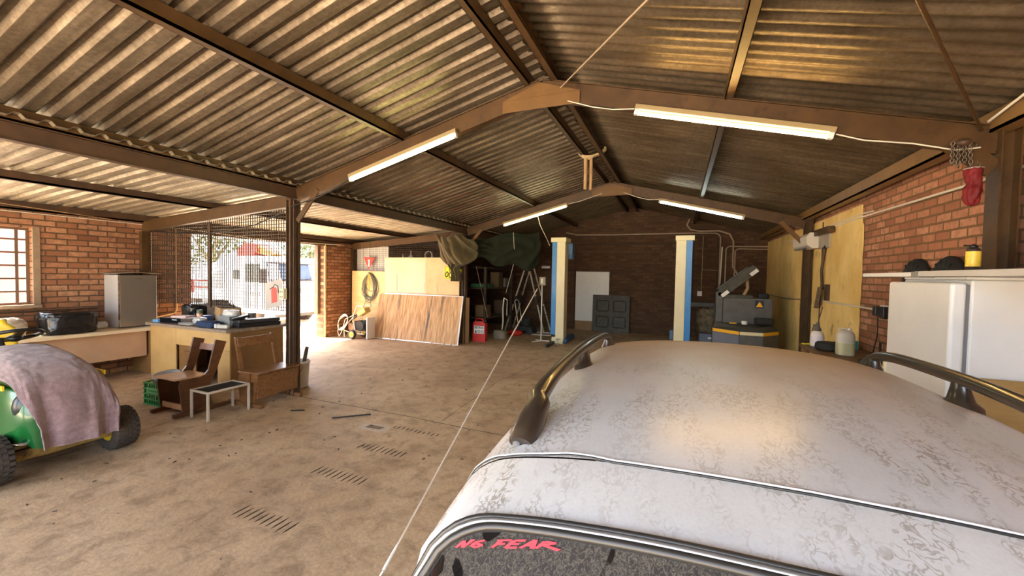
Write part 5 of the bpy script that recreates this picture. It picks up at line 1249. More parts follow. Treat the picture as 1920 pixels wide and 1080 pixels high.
# ------------------------------------------------------------------ grey wheel balancing machine
def build_machine():
    B = (2.66, 9.85, 0)
    t = thing('balancing_machine', 'grey workshop machine with raised hood and yellow stripes behind the car', 'machine', B)
    m = MB(); poly = [(-.56, .35), (-.56, .02), (-.10, -.42), (.32, -.42), (.66, .02), (.66, .35)]
    m.prism(poly, (0, 0, .02), (1, 0, 0), (0, 1, 0), (0, 0, .66)); m.build('body', grey_d, t, bevel=.01)
    def facet(p, q, z0, z1, off, mat, nm):
        p, q = V((*p, 0)), V((*q, 0)); d = (q - p).normalized(); n = V((d.y, -d.x, 0))
        m = MB(); a, b = p + d * .004 + n * .001, q - d * .004 + n * .001
        m.add([a + V((0, 0, z0)), b + V((0, 0, z0)), b + V((0, 0, z1)), a + V((0, 0, z1)), a + n * off + V((0, 0, z0)), b + n * off + V((0, 0, z0)), b + n * off + V((0, 0, z1)), a + n * off + V((0, 0, z1))], [(3, 2, 1, 0), (4, 5, 6, 7), (0, 1, 5, 4), (1, 2, 6, 5), (2, 3, 7, 6), (3, 0, 4, 7)]); return m.build(nm, mat, t)
    facet(poly[1], poly[2], .04, .60, .006, greyblue, 'side_door'); facet(poly[2], poly[3], .04, .60, .006, grey_m, 'front_door'); facet(poly[3], poly[4], .04, .60, .006, grey_m, 'side_door')
    facet(poly[1], poly[2], .61, .675, .012, yellow, 'stripe'); facet(poly[2], poly[3], .61, .675, .012, cream, 'stripe'); facet(poly[3], poly[4], .61, .675, .012, yellow, 'stripe')
    m = MB(); top = [(-.52, .30), (-.52, .06), (-.08, -.36), (.30, -.36), (.60, .06), (.60, .30)]
    lo = [V((x, y, .685)) for x, y in poly]; hi = [V((x * .9, y * .75 + .06, .80 if y > -.2 else .755)) for x, y in poly]
    m.add(lo + hi, [(0, 1, 7, 6), (1, 2, 8, 7), (2, 3, 9, 8), (3, 4, 10, 9), (4, 5, 11, 10), (5, 0, 6, 11), (6, 7, 8, 9, 10, 11)]); m.build('tray', grey_d, t)
    m = MB(); m.bx(-.36, .57, .16, .46, .70, 1.34); cab = m.build('cabinet', grey_m, t, bevel=.02)
    m = MB(); m.bx(-.40, .20, .20, .44, 1.341, 1.40); m.build('top_tray', grey_d, t)
    m = MB(); m.bx(.24, .41, .153, .159, 1.13, 1.30); sg = m.build('warning_label', M('navy label', (.012, .014, .04), rough=.4), cab)
    m = MB(); m.prism([(-.065, -.05), (.065, -.05), (0, .065)], (.325, .1525, 1.21), (1, 0, 0), (0, 0, 1), (0, -.002, 0)); m.build('triangle', yellow, sg)
    m = MB(); m.bx(-.50, -.36, .20, .46, .02, 1.46); m.build('column', grey_m, t, bevel=.02)
    # raised hood: curved slab, pivot at the column
    hd = bpy.data.objects.new('hood', None)
    m = MB(); L = .90; R_ = .105
    hood = MB()
    ex = V((math.cos(.72), 0, math.sin(.72))); ez = V((-math.sin(.72), 0, math.cos(.72)))
    o0 = V((-.40, .20, 1.37))
    hood.prism([(0, -.05), (L, -.05), (L + .02, .0), (L - .02, .13), (.06, .15), (-.04, .06)], o0, ex, ez, (0, .50, 0)); h = hood.build('hood', grey_d, t, bevel=.02)
    for k in range(3):
        m = MB(); m.prism([(.05, .152 + .0), (L - .1, .135), (L - .1, .145), (.05, .162)], o0 + V((0, .08 + .15 * k, 0)), ex, ez, (0, .03, 0)); m.build('hood_rib', grey_m, h)
    for a in (.0, L - .18):
        m = MB(); m.prism([(a, -.045), (a + .17, -.045), (a + .17, .03), (a, .03)], o0 + V((0, -.006, 0)), ex, ez, (0, .004, 0)); m.build('hood_label', white_p, h)
    m = MB(); m.tube([(.05, .34, 1.40), (.12, .34, 1.55), (.10, .34, 1.75)], .035, 10); m.build('spindle', M('tan plastic', (.35, .24, .12), rough=.5), t)
    def item(nm, c, fnm, mat, l):
        m = MB(); fnm(m); tag(m.build(nm, mat, None, c, bevel=.004), l, nm.replace('_', ' '))
    item('tape_roll', (2.68, 9.72, .801), lambda m: m.lathe([(.03, 0), (.055, 0), (.055, .07), (.03, .07), (.03, 0)], 22), white_p, 'white tape roll on the tray of the grey machine')
    o = crumple((0, 0, 0), (.34, .18, .14), 61, amp=.1).build('glove', black_m, None, (3.05, 9.82, .801)); tag(o, 'black work glove on the right of the machine tray', 'glove')
    item('yellow_tool', (2.47, 9.76, .801), lambda m: m.box((0, 0, .012), (.14, .03, .024)), yellow, 'small yellow tool on the left of the machine tray')
    o = crumple((0, 0, 0), (.2, .18, .1), 63, amp=.15).build('cap', black_m, None, (3.06, 10.10, 1.343)); tag(o, 'black cloth cap on top of the machine cabinet', 'cap')
    o = crumple((0, 0, 0), (.48, .4, .55), 66, amp=.22, n=50, k=34, freq=3.6).build('rag_heap', M('dull rags', (.05, .055, .04), (.2, .14, .08), scale=11, rough=.9), None, (2.08, 11.0, .42)); tag(o, 'heap of dull rags on the bin left of the grey machine', 'rags')
    t = thing('bin', 'dark blue grey bin left of the grey machine', 'bin', (2.07, 11.0, 0))
    m = MB(); m.bx(-.2, .2, -.2, .2, 0, .42); m.build('body', greyblue, t, bevel=.02)
    m = MB(); m.bx(.0, .12, -.206, -.201, .3, .34); m.build('label', white_p, t)
build_machine()
# ------------------------------------------------------------------ right wall
def build_right():
    f = thing('fridge', 'tall white fridge at the right wall with shelf boards lying on top', 'fridge', (3.24, 3.61, 0))
    m = MB(); m.bx(-.265, .33, -.385, .385, .03, 1.772); m.build('body', white_e, f, bevel=.012, seg=3)
    m = MB(); m.bx(-.268, .32, -.37, .37, 0, .03); m.build('plinth', black_m, f)
    m = MB(); m.bx(-.355, -.283, -.39, .39, .06, 1.752); m.build('door', white_e, f, bevel=.018, seg=4)
    m = MB(); m.bx(-.283, -.265, -.375, .375, .06, 1.74); m.build('door_gasket', M('grey gasket', (.16, .17, .18), rough=.6), f)
    m = MB(); m.bx(-.37, -.355, .36, .388, .9, 1.2); m.build('hinge_trim', cream, f)
    def one(nm, mb, mat, loc, label, cat=None, rot=(0, 0, 0), bevel=0, **k):
        return tag(mb.build(nm, mat, None, loc, rot, bevel=bevel, **k), label, cat or nm.replace('_', ' '))
    m = MB(); m.bx(-.0, .56, -.01, .01, 0, 1.205); one('plywood_sheet', m, M('dull plywood', (.34, .21, .07), (.43, .28, .1), scale=3, rough=.6, stretch=(1, 1, 4)), (2.90, 3.19, 0), 'brown plywood sheet standing against the near side of the tall white fridge', 'board', bevel=.002)
    m = MB(); m.bx(-.2, .2, -.42, .42, 0, .03); one('shelf_board', m, white_p, (3.08, 4.06, 1.79), 'narrow white shelf board sticking out over the far side of the tall white fridge', 'shelf board', bevel=.003)
    m = MB(); m.bx(-.2, .22, -.85, .85, 0, .036); one('shelf_board', m, M('grey white board', (.5, .48, .43), (.57, .55, .5), scale=4, rough=.55), (3.08, 2.78, 1.79), 'long greyish shelf board on the tall white fridge, carrying the yellow can', 'shelf board', bevel=.003)
    m = MB(); m.bx(-.205, -.2, -.09, .0, -.004, .036); m.bx(-.2, .1, -.09, .0, -.004, 0); one('bracket', m, zinc, (3.08, 3.66, 1.787), 'small metal joining bracket between the two shelf boards', 'bracket')
    m = MB(); m.bx(-.28, .30, -.36, .36, 0, .016); one('fridge_top_board', m, white_p, (3.24, 3.60, 1.7725), 'thin white board lying directly on the tall white fridge', 'board', bevel=.003)
    c = thing('spray_can', 'yellow and black spray can standing on the shelf board', 'spray can', (3.10, 3.48, 1.8265))
    m = MB(); m.lathe([(0, 0), (.031, 0), (.0335, .004), (.0335, .132), (.028, .146), (0, .147)], 24); m.build('body', M('can dark', (.03, .02, .02), rough=.3), c)
    m = MB(); m.lathe([(.0336, .030), (.0342, .032), (.0342, .124), (.0336, .126)], 24); m.build('label', M('yellow can label', (.72, .5, .03), (.82, .62, .1), scale=30, rough=.35, spots=(60, (.2, .1, .02), .62, .66)), c)
    m = MB(); m.lathe([(0, .147), (.02, .147), (.02, .160), (.008, .170), (0, .171)], 16); m.tube([(0, 0, .163), (-.02, .02, .163), (-.03, .034, .166)], .005, 6); m.build('nozzle', black_p, c)
    m = MB(); m.cyl((.0, 0, .1705), (.0, 0, .177), .006, n=10); m.build('tip', red, c)
    for i, y in enumerate((5.37, 4.83)):
        t = thing('pulley_disc', ('round black disc on the brick wall, farther of the two above the shelf boards', 'round black disc on the brick wall, nearer of the two above the shelf boards')[i], 'disc', (3.60, y, 1.775), group='black wall discs')
        m = MB(); m.lathe([(0, -.05), (.03, -.06), (.10, -.05), (.19, -.03), (.215, .0), (.215, .03), (0, .03)], 32, (0, 0, 0), (1, 0, 0)); m.build('disc', black_m, t)
        m = MB()
        for k in range(14): a = 2 * PI * k / 14; m.beam((-.048, .04 * math.cos(a), .04 * math.sin(a)), (-.034, .19 * math.cos(a), .19 * math.sin(a)), .012, .01, (1, 0, 0))
        m.build('ribs', black_p, t)
    # right workbench
    t = thing('wall_bench', 'low brown bench along the right wall holding the sprayer and the big jug', 'bench', (3.33, 5.62, 0))
    m = MB(); m.bx(-.31, .29, -1.40, 1.36, .80, .85); m.build('worktop', M('brown bench top', (.12, .065, .028), (.2, .115, .05), scale=3, rough=.55, stretch=(1, 4, 1)), t, bevel=.005)
    for x in (-.27, .25):
        for y in (-1.3, 1.26):
            m = MB(); m.bx(x - .03, x + .03, y - .03, y + .03, 0, .80); m.build('leg', ply_dk, t)
    T = .851
    s = thing('pressure_sprayer', 'white pump sprayer bottle with dark head on the bench by the far post', 'sprayer', (3.16, 6.72, T)); s.scale = (.82, .82, .9)
    m = MB(); m.lathe([(0, 0), (.085, 0), (.095, .015), (.095, .16), (.085, .20), (.05, .235), (0, .236)], 28); m.build('bottle', M('sprayer white', (.7, .68, .64), (.78, .76, .72), scale=8, rough=.4), s)
    m = MB(); m.lathe([(.0955, .05), (.0962, .055), (.0962, .15), (.0955, .155)], 28); m.build('label', M('faint lilac label', (.62, .6, .66), (.72, .7, .72), scale=20, rough=.5), s)
    m = MB(); m.lathe([(0, .236), (.052, .236), (.048, .27), (.03, .30), (.022, .36), (0, .362)], 20); m.tube([(0, 0, .31), (-.02, .07, .315), (-.03, .12, .31)], .012, 8); m.tube([(.01, -.0, .32), (.0, .05, .33), (-.03, .11, .28), (-.04, .13, .22)], .01, 8); m.build('pump_head', M('dark grey plastic', (.09, .085, .08), rough=.5), s)
    m = MB(); m.cyl((.0, 0, .35), (.05, -.02, .60), .007, n=8); m.build('lance', steel_d, s)
    j = thing('jug', 'big cloudy plastic jug half full of pale green liquid on the bench', 'jug', (3.28, 6.10, T)); j.scale = (.66, .66, .80)
    m = MB()
    def jug(u, w):
        a = 2 * PI * u; P = [(0, .0, 0), (.02, .12, .0), (.06, .135, .02), (.55, .135, .27), (.70, .125, .32), (.82, .09, .365), (.90, .04, .385), (1, .0, .39)]
        r = smooth_interp(w, [(p, q) for p, q, z in P]); z = smooth_interp(w, [(p, z) for p, q, z in P])
        c_, s_ = math.cos(a), math.sin(a)
        k = .75
        return V((r * math.copysign(abs(c_) ** k, c_), r * 1.0 * math.copysign(abs(s_) ** k, s_) + (.0), z))
    m.grid(jug, 40, 40, closed_u=True); m.build('body', M('cloudy jug plastic', (.6, .58, .5), (.68, .66, .58), scale=6, rough=.3, trans=.15), j)
    m = MB(); m.grid(lambda u, w: V((.1365 * math.copysign(abs(math.cos(2 * PI * u)) ** .75, math.cos(2 * PI * u)), .1365 * math.copysign(abs(math.sin(2 * PI * u)) ** .75, math.sin(2 * PI * u)), .02 + w * .17)), 40, 6, closed_u=True); m.build('liquid', M('pale green liquid', (.46, .47, .27), (.52, .52, .33), scale=5, rough=.3), j)
    m = MB(); m.cyl((.05, .0, .365), (.055, .0, .41), .03, n=18); m.build('cap', white_p, j)
    m = MB(); m.tube([(-.09, 0, .32), (-.11, 0, .39), (-.06, 0, .41), (.02, 0, .40), (.03, 0, .37)], .013, 8); m.build('handle', milky, j)
    def crump(nm, c, size, seed, mat, l, cat=None, **k): tag(crumple((0, 0, 0), size, seed, **k).build(nm, mat, None, c), l, cat or nm)
    crump('glove', (3.25, 6.42, T), (.34, .26, .10), 71, black_m, 'black cloth lying between the sprayer and the big jug', 'cloth', amp=.18)
    crump('rag', (3.35, 5.30, T), (.3, .4, .07), 72, black_m, 'black rag on the bench in front of the big jug', 'rag', amp=.2)
    m = MB(); m.box((0, 0, .06), (.10, .07, .12)); one('carton', m, M('cyan carton', (.05, .35, .5), rough=.5), (3.52, 6.62, T), 'small blue carton behind the sprayer and the big jug', 'carton', bevel=.003)
    m = MB(); m.box((0, 0, .008), (.14, .05, .014)); one('ruler', m, M('bright yellow plastic', (.8, .75, .05), rough=.5), (3.09, 6.86, T), 'bright yellow strip at the far corner of the wall bench', 'ruler', (0, 0, .4))
    m = MB(); m.lathe([(0, 0), (.03, 0), (.03, .05), (.012, .09), (.012, .2), (0, .2)], 14); one('bottle', m, black_m, (3.55, 5.92, T), 'small black bottle against the wall to the right of the big jug', 'bottle')
    # conduits, socket, cable on the right wall
    x = XR - .025
    def pipe(pts, r, mat, label, cat='conduit'): m = MB(); m.tube(pts, r, 8); tag(m.build('conduit_pipe', mat), label, cat)
    pipe([(x, 10.9, 2.60), (x, 6.85, 2.61), (x, 4.6, 2.58), (x, 3.0, 2.60), (x, 1.0, 2.6)], .012, cable_w, 'white conduit running the length of the right wall below the eave')
    pipe([(x - .0, 9.2, 2.635), (x, 6.9, 2.655), (x, 6.5, 2.64)], .009, cable_w, 'short second white conduit above the long one on the ochre plaster')
    pipe([(x, 8.26, 1.405), (x, 7.2, 1.41), (x, 6.2, 1.41)], .012, cable_w, 'pale conduit leading over the ochre plaster to the black wall plug')
    pipe([(x, 6.0, 1.405), (x, 4.9, 1.40)], .012, conduit, 'brown conduit leaving the wall socket toward the tall white fridge')
    pipe([(x - .02, 13.0, 1.36), (x - .02, 11.2, 1.33), (x - .02, 9.2, 1.38)], .012, conduit, 'brown conduit low on the dark end of the ochre plaster')
    pipe([(x, 8.42, 2.74), (x + .0, 8.40, 1.7), (x, 8.44, .9)], .014, steel_d, 'dark vertical pipe on the ochre plaster behind the spade')
    t = thing('wall_socket', 'white wall socket with black plug on the brick between plaster and tall white fridge', 'socket', (XR - .03, 6.05, 1.405))
    m = MB(); m.bx(-.02, .028, -.07, .07, -.07, .07); m.build('plate', white_p, t, bevel=.005)
    m = MB(); m.bx(-.07, -.021, .05, .13, -.06, .05); m.bx(-.07, -.021, -.16, -.06, -.08, .06); m.build('plug', black_p, t, bevel=.01)
    pipe([(x - .03, 6.14, 1.34), (x - .02, 6.16, 1.1), (x - .03, 6.22, .9), (x - .05, 6.26, .862)], .007, cable_k, 'black cable hanging from the wall plug to the bench', 'cable')
    # spade hanging on the plaster
    t = thing('spade', 'worn spade hanging blade down on the ochre plaster', 'spade', (XR - .05, 8.25, 1.30))
    m = MB(); m.tube([(0, 0, .30), (-.02, .0, .62), (-.0, -.05, .98)], .022, 10); m.build('shaft', steel_d, t)
    m = MB(); m.tube([(0, -.10, 1.01), (0, .0, .985)], .024, 8); m.build('grip', black_m, t)
    m = MB()
    def bl(u, w):
        yy = .20 + .36 * (1 - w); 
        return V((-.03 - .02 * math.sin(PI * u), (u - .5) * .22 + .16 * (1 - w), .36 * w - .02))
    m.grid(bl, 12, 12); m.build('blade', M('rusty blade', (.1, .07, .04), (.17, .12, .075), scale=7, rough=.7), t, solid=.006)
    m = MB(); m.bx(-.02, .03, -.06, .06, 0, .26); one('wall_box', m, steel_d, (XR - .048, 8.02, 1.43), 'dark narrow board fixed on the plaster beside the spade blade', 'board')
    # air conditioner
    t = thing('air_conditioner', 'white wall air conditioner partly hidden by the far right post', 'air conditioner', (XR - .016, 8.98, 2.31))
    m = MB(); m.prism([(0, 0), (-.12, 0), (-.21, .06), (-.22, .20), (-.17, .27), (0, .27)], (0, -.46, 0), (1, 0, 0), (0, 0, 1), (0, .92, 0)); m.build('housing', M('aircon white', (.72, .69, .62), rough=.4), t, bevel=.02, seg=3)
    m = MB(); m.bx(-.205, -.13, -.42, .42, .01, .03); m.build('outlet', grey_pl, t)
    m = MB(); m.bx(-.02, .02, -.28, .28, -.14, .14); one('grey_panel', m, M('mottled grey panel', (.34, .3, .24), (.42, .38, .31), scale=9, rough=.7), (XR - .037, 8.27 + .02, 2.31 + .12), 'grey panel on the plaster right of the far post', 'panel')
    # chain and red bag on the near right post
    t = thing('chain_bag', 'red cloth bag with chain hanging under the brace of the near right post', 'bag', (3.36, 4.06, 2.32))
    m = MB()
    def bg(u, w):
        a = 2 * PI * u; r = smooth_interp(w, [(0, .015), (.08, .036), (.4, .046), (.75, .042), (.9, .052), (1, .05)]); n = .022 * noise.noise(V((math.cos(a) * 2, math.sin(a) * 2, w * 6)))
        return V(((r + n) * math.cos(a), (r + n) * math.sin(a), w * .27))
    m.grid(bg, 28, 20, closed_u=True); m.build('bag', M('red cloth', (.13, .003, .005), (.2, .006, .009), scale=9, rough=.7), t)
    m = MB(); m.tube([V((.05 * math.cos(2 * PI * k / 24), .05 * math.sin(2 * PI * k / 24), .27)) for k in range(24)], .006, 6, closed=True); m.build('bag_ring', zinc, t)
    def chain(p, q, n, nm, par):
        m = MB(); p, q = V(p), V(q)
        for i in range(n):
            c = p.lerp(q, (i + .5) / n); d = (q - p).normalized(); a = d.orthogonal().normalized(); b = d.cross(a); s_ = a if i % 2 else b; L_ = (q - p).length / n * .78
            m.tube([c + d * L_ * math.cos(t_) + s_ * .011 * math.sin(t_) for t_ in [2 * PI * k / 12 for k in range(12)]], .0035, 5, closed=True)
        m.build(nm, M('chain steel', (.16, .13, .1), rough=.4, metal=.7), par)
    chain((.03, 0, .2), (.02, .02, .46), 12, 'chain', t); chain((-.03, .02, .18), (.01, .02, .46), 12, 'chain', t)
    t = thing('chain_hoist', 'bundle of dark chain looped on the rafter end above the red bag', 'chain', (3.27, 4.0, 2.72))
    for k in range(4): chain((-.06 + .03 * k, .0, .06), (-.05 + .035 * k, .02, -.10 - .02 * (k % 2)), 8, 'chain', t)
    m = MB(); m.sphere((.0, .0, .05), .06, 12, 8, 0, (.7, .6, .5)); m.build('hoist_block', steel_d, t)
build_right()

# ------------------------------------------------------------------ lamps, cables, ridge rope
def emis(name, col, s):
    m = bpy.data.materials.new(name); m.use_nodes = True; nt = m.node_tree; nt.nodes.clear()
    o = nd(nt, 'ShaderNodeOutputMaterial'); e = nd(nt, 'ShaderNodeEmission'); e.inputs[0].default_value = (*col, 1); e.inputs[1].default_value = s
    nt.links.new(e.outputs[0], o.inputs[0]); return m
def build_lamps():
    spec = [(-1, Y1, (1.0, .86, .34), 24, 'yellowish tube lamp under the near rafter, left slope'), (1, Y1, (1.0, .6, .19), 40, 'warm orange tube lamp under the near rafter, right slope'),
            (-1, Y2, (1.0, .92, .5), 15, 'yellowish tube lamp on the far rafter, left slope'), (1, Y2, (.86, 1.0, .92), 15, 'cool white tube lamp on the far rafter, right slope')]
    for s, y, col, e, l in spec:
        t = thing('tube_lamp', l, 'lamp', (s * 1.735, y - .085, zraf(1.735) - .2), group='fluorescent tube lamps', rot=(0, math.atan(SL) * s, 0))
        m = MB(); m.bx(-.80, .80, -.022, .035, -.012, .035); m.build('batten', M('cream batten', (.3, .23, .12), rough=.5), t, bevel=.006)
        for q in (-1, 1):
            m = MB(); m.bx(q * .775 - .02, q * .775 + .02, -.022, .022, -.063, -.012); m.build('lamp_holder', white_p, t, bevel=.004)
        m = MB(); m.cyl((-.757, 0, -.045), (.757, 0, -.045), .016, n=14); m.build('tube', emis('tube glow', col, e), t)
    def wire(pts, r, mat, label):
        m = MB(); P = []
        for a, b in zip(pts[:-1], pts[1:]):
            for k in range(5): P.append(V(a).lerp(V(b), k / 5))
        P.append(V(pts[-1])); m.tube(P, r, 6); tag(m.build('cable', mat), label, 'cable')
    y = Y1 - .06
    def zb(x): return zraf(x) - .2
    wire([(.30, y, zb(.3) - .0), (.55, y, zb(.55) - .03), (.75, y, zb(.75) - .03), (.95, y, zb(.95) - .0)], .005, cable_w, 'white cable feeding the warm orange lamp from the ridge')
    wire([(2.52, y, zb(2.52) - .01), (2.7, y, zb(2.7) - .03), (3.0, y, zb(3.0) - .01), (3.25, y, zb(3.25) - .02), (3.38, y, zb(3.38) + .02)], .006, cable_w, 'white cable from the warm orange lamp to the right post')
    wire([(-2.53, y, zb(-2.53) - .01), (-2.8, y, zb(-2.8) - .06), (-3.15, y, zb(-3.15) - .08), (-3.5, y, zb(-3.5) - .05), (-3.9, y + .1, 2.55), (-4.4, y + .08, 2.40), (-5.0, y + .08, 2.33), (-5.6, y + .08, 2.30), (-6.3, y + .08, 2.32), (-6.95, y + .08, 2.36)], .009, cable_k, 'dark cable sagging from the yellowish near lamp across the wire mesh')
    y = Y2 - .07
    wire([(-.95, y, zb(-.95)), (-.7, y, zb(-.7) - .02), (-.45, y, zb(-.45) - .01), (-.2, y, zb(-.2))], .006, cable_w, 'white cable from the far left lamp toward the ridge')
    wire([(.25, y, zb(.25) + .01), (.5, y, zb(.5) - .03), (.75, y, zb(.75) - .04), (.97, y, zb(.97) + .01)], .006, cable_w, 'white cable feeding the cool white far lamp')
    wire([(3.42, Y1 - .05, 2.92), (3.41, 3.6, 2.995), (3.42, 3.0, 2.99), (3.42, 2.0, 2.995), (3.42, .5, 2.99)], .010, cable_w, 'white cable lying along the eave purlin toward the camera')
    wire([(XL + .03, -1.5, 2.50), (XL + .04, 2.0, 2.49), (XL + .05, 4.0, 2.48), (XL + .05, 4.9, 2.47), (XL + .10, 6.4, 2.40), (XL + .08, 8.6, 2.46)], .007, cable_w, 'pale cable running along the top of the left brick wall')
    wire([(-6.0, -1.5, 2.62), (-6.4, 1.0, 2.58), (-7.0, 3.6, 2.50)], .004, conduit_t, 'thin tan cord slanting under the lean-to roof at the left')
    for i, yy in enumerate((4.21, 4.60)):
        x = XL + .018; m = MB(); zt = (2.36, 2.46)[i]; zl = (1.68, .98)[i]
        m.tube([(x, yy, zt), (x, yy, zl)] + ([(x, yy - .03, .92), (x, yy - .35, .86)] if i else []), .013, 8)
        tag(m.build('conduit_pipe', conduit_t if i else cable_w), ('short pale conduit beside the near left wall post', 'tan conduit running down the brick beside the wide opening')[i], 'conduit')
    m = MB(); m.tube([(XL + .018, -1.5, 1.085), (XL + .018, 1.5, 1.08), (XL + .018, 3.5, 1.085)], .012, 8); tag(m.build('conduit_pipe', steel_d), 'dark conduit along the left wall below the louvre window', 'conduit')
    # rope and hanging poles at the ridge
    t = thing('rope_sling', 'pale rope sling tied round the two ridge purlins', 'rope', (0, 6.75, 3.78))
    for k in range(4):
        m = MB(); yy = -.05 + .03 * k
        m.tube([(-.21, yy, .10), (-.21, yy + .01, -.01), (-.10, yy + .01 * k, -.06 - .012 * k), (.03, yy, -.07 + .006 * k), (.14, yy + .02, -.02), (.215, yy, .03), (.22, yy, .10)], .013, 8); m.build('rope_strand', rope, t)
    for i, (x, r, l) in enumerate(((-.10, .030, 'thick pale pole hanging from the ridge rope, left one'), (-.02, .026, 'thinner pole hanging from the ridge rope, right one'))):
        m = MB(); m.tube([(0, 0, 0), (.006, 0, -.25), (-.002, .02, -.50)], [r, r * .95, r * .85], 10); tag(m.build('hanging_pole', pole_w, None, (x, 6.74 + .05 * i, 3.685)), l, 'pole')
    # notice and socket on the free post
    t = thing('extinguisher_sign', 'tilted white sign with a red fire extinguisher fixed to the free-standing post', 'sign', (-3.87, 4.02, 1.40), rot=(0, -.06, .55))
    m = MB(); m.prism([(-.125, -.205), (.105, -.155), (.125, .225), (-.105, .165)], (0, 0, 0), (1, 0, 0), (0, 0, 1), (0, .004, 0)); m.build('plate', M('sign plate', (.42, .4, .37), rough=.5), t)
    m = MB(); m.prism([(-.035, -.12), (.04, -.105), (.045, .07), (.03, .10), (-.015, .10), (-.03, .06)], (0, -.003, 0), (1, 0, 0), (0, 0, 1), (0, .002, 0)); m.build('extinguisher_symbol', red_sign, t)
    m = MB(); m.tube([(.0, -.002, .10), (.02, -.002, .145), (.06, -.002, .12), (.065, -.002, .02)], .005, 6); m.tube([(.0, -.002, .11), (-.05, -.002, .075)], .005, 6); m.build('hose_symbol', black_m, t)
    t = thing('double_socket', 'cream double socket box on the free-standing post beside the extinguisher sign', 'socket', (-3.655, 4.005, 1.42))
    m = MB(); m.bx(-.055, .03, -.03, .03, -.075, .075); m.build('box', cream, t, bevel=.006)
    m = MB()
    for a in (-.03, .008):
        for b in (-.04, .03): m.bx(a - .006, a + .006, -.0315, -.0301, b - .012, b + .012)
    m.build('socket_holes', black_m, t)
build_lamps()

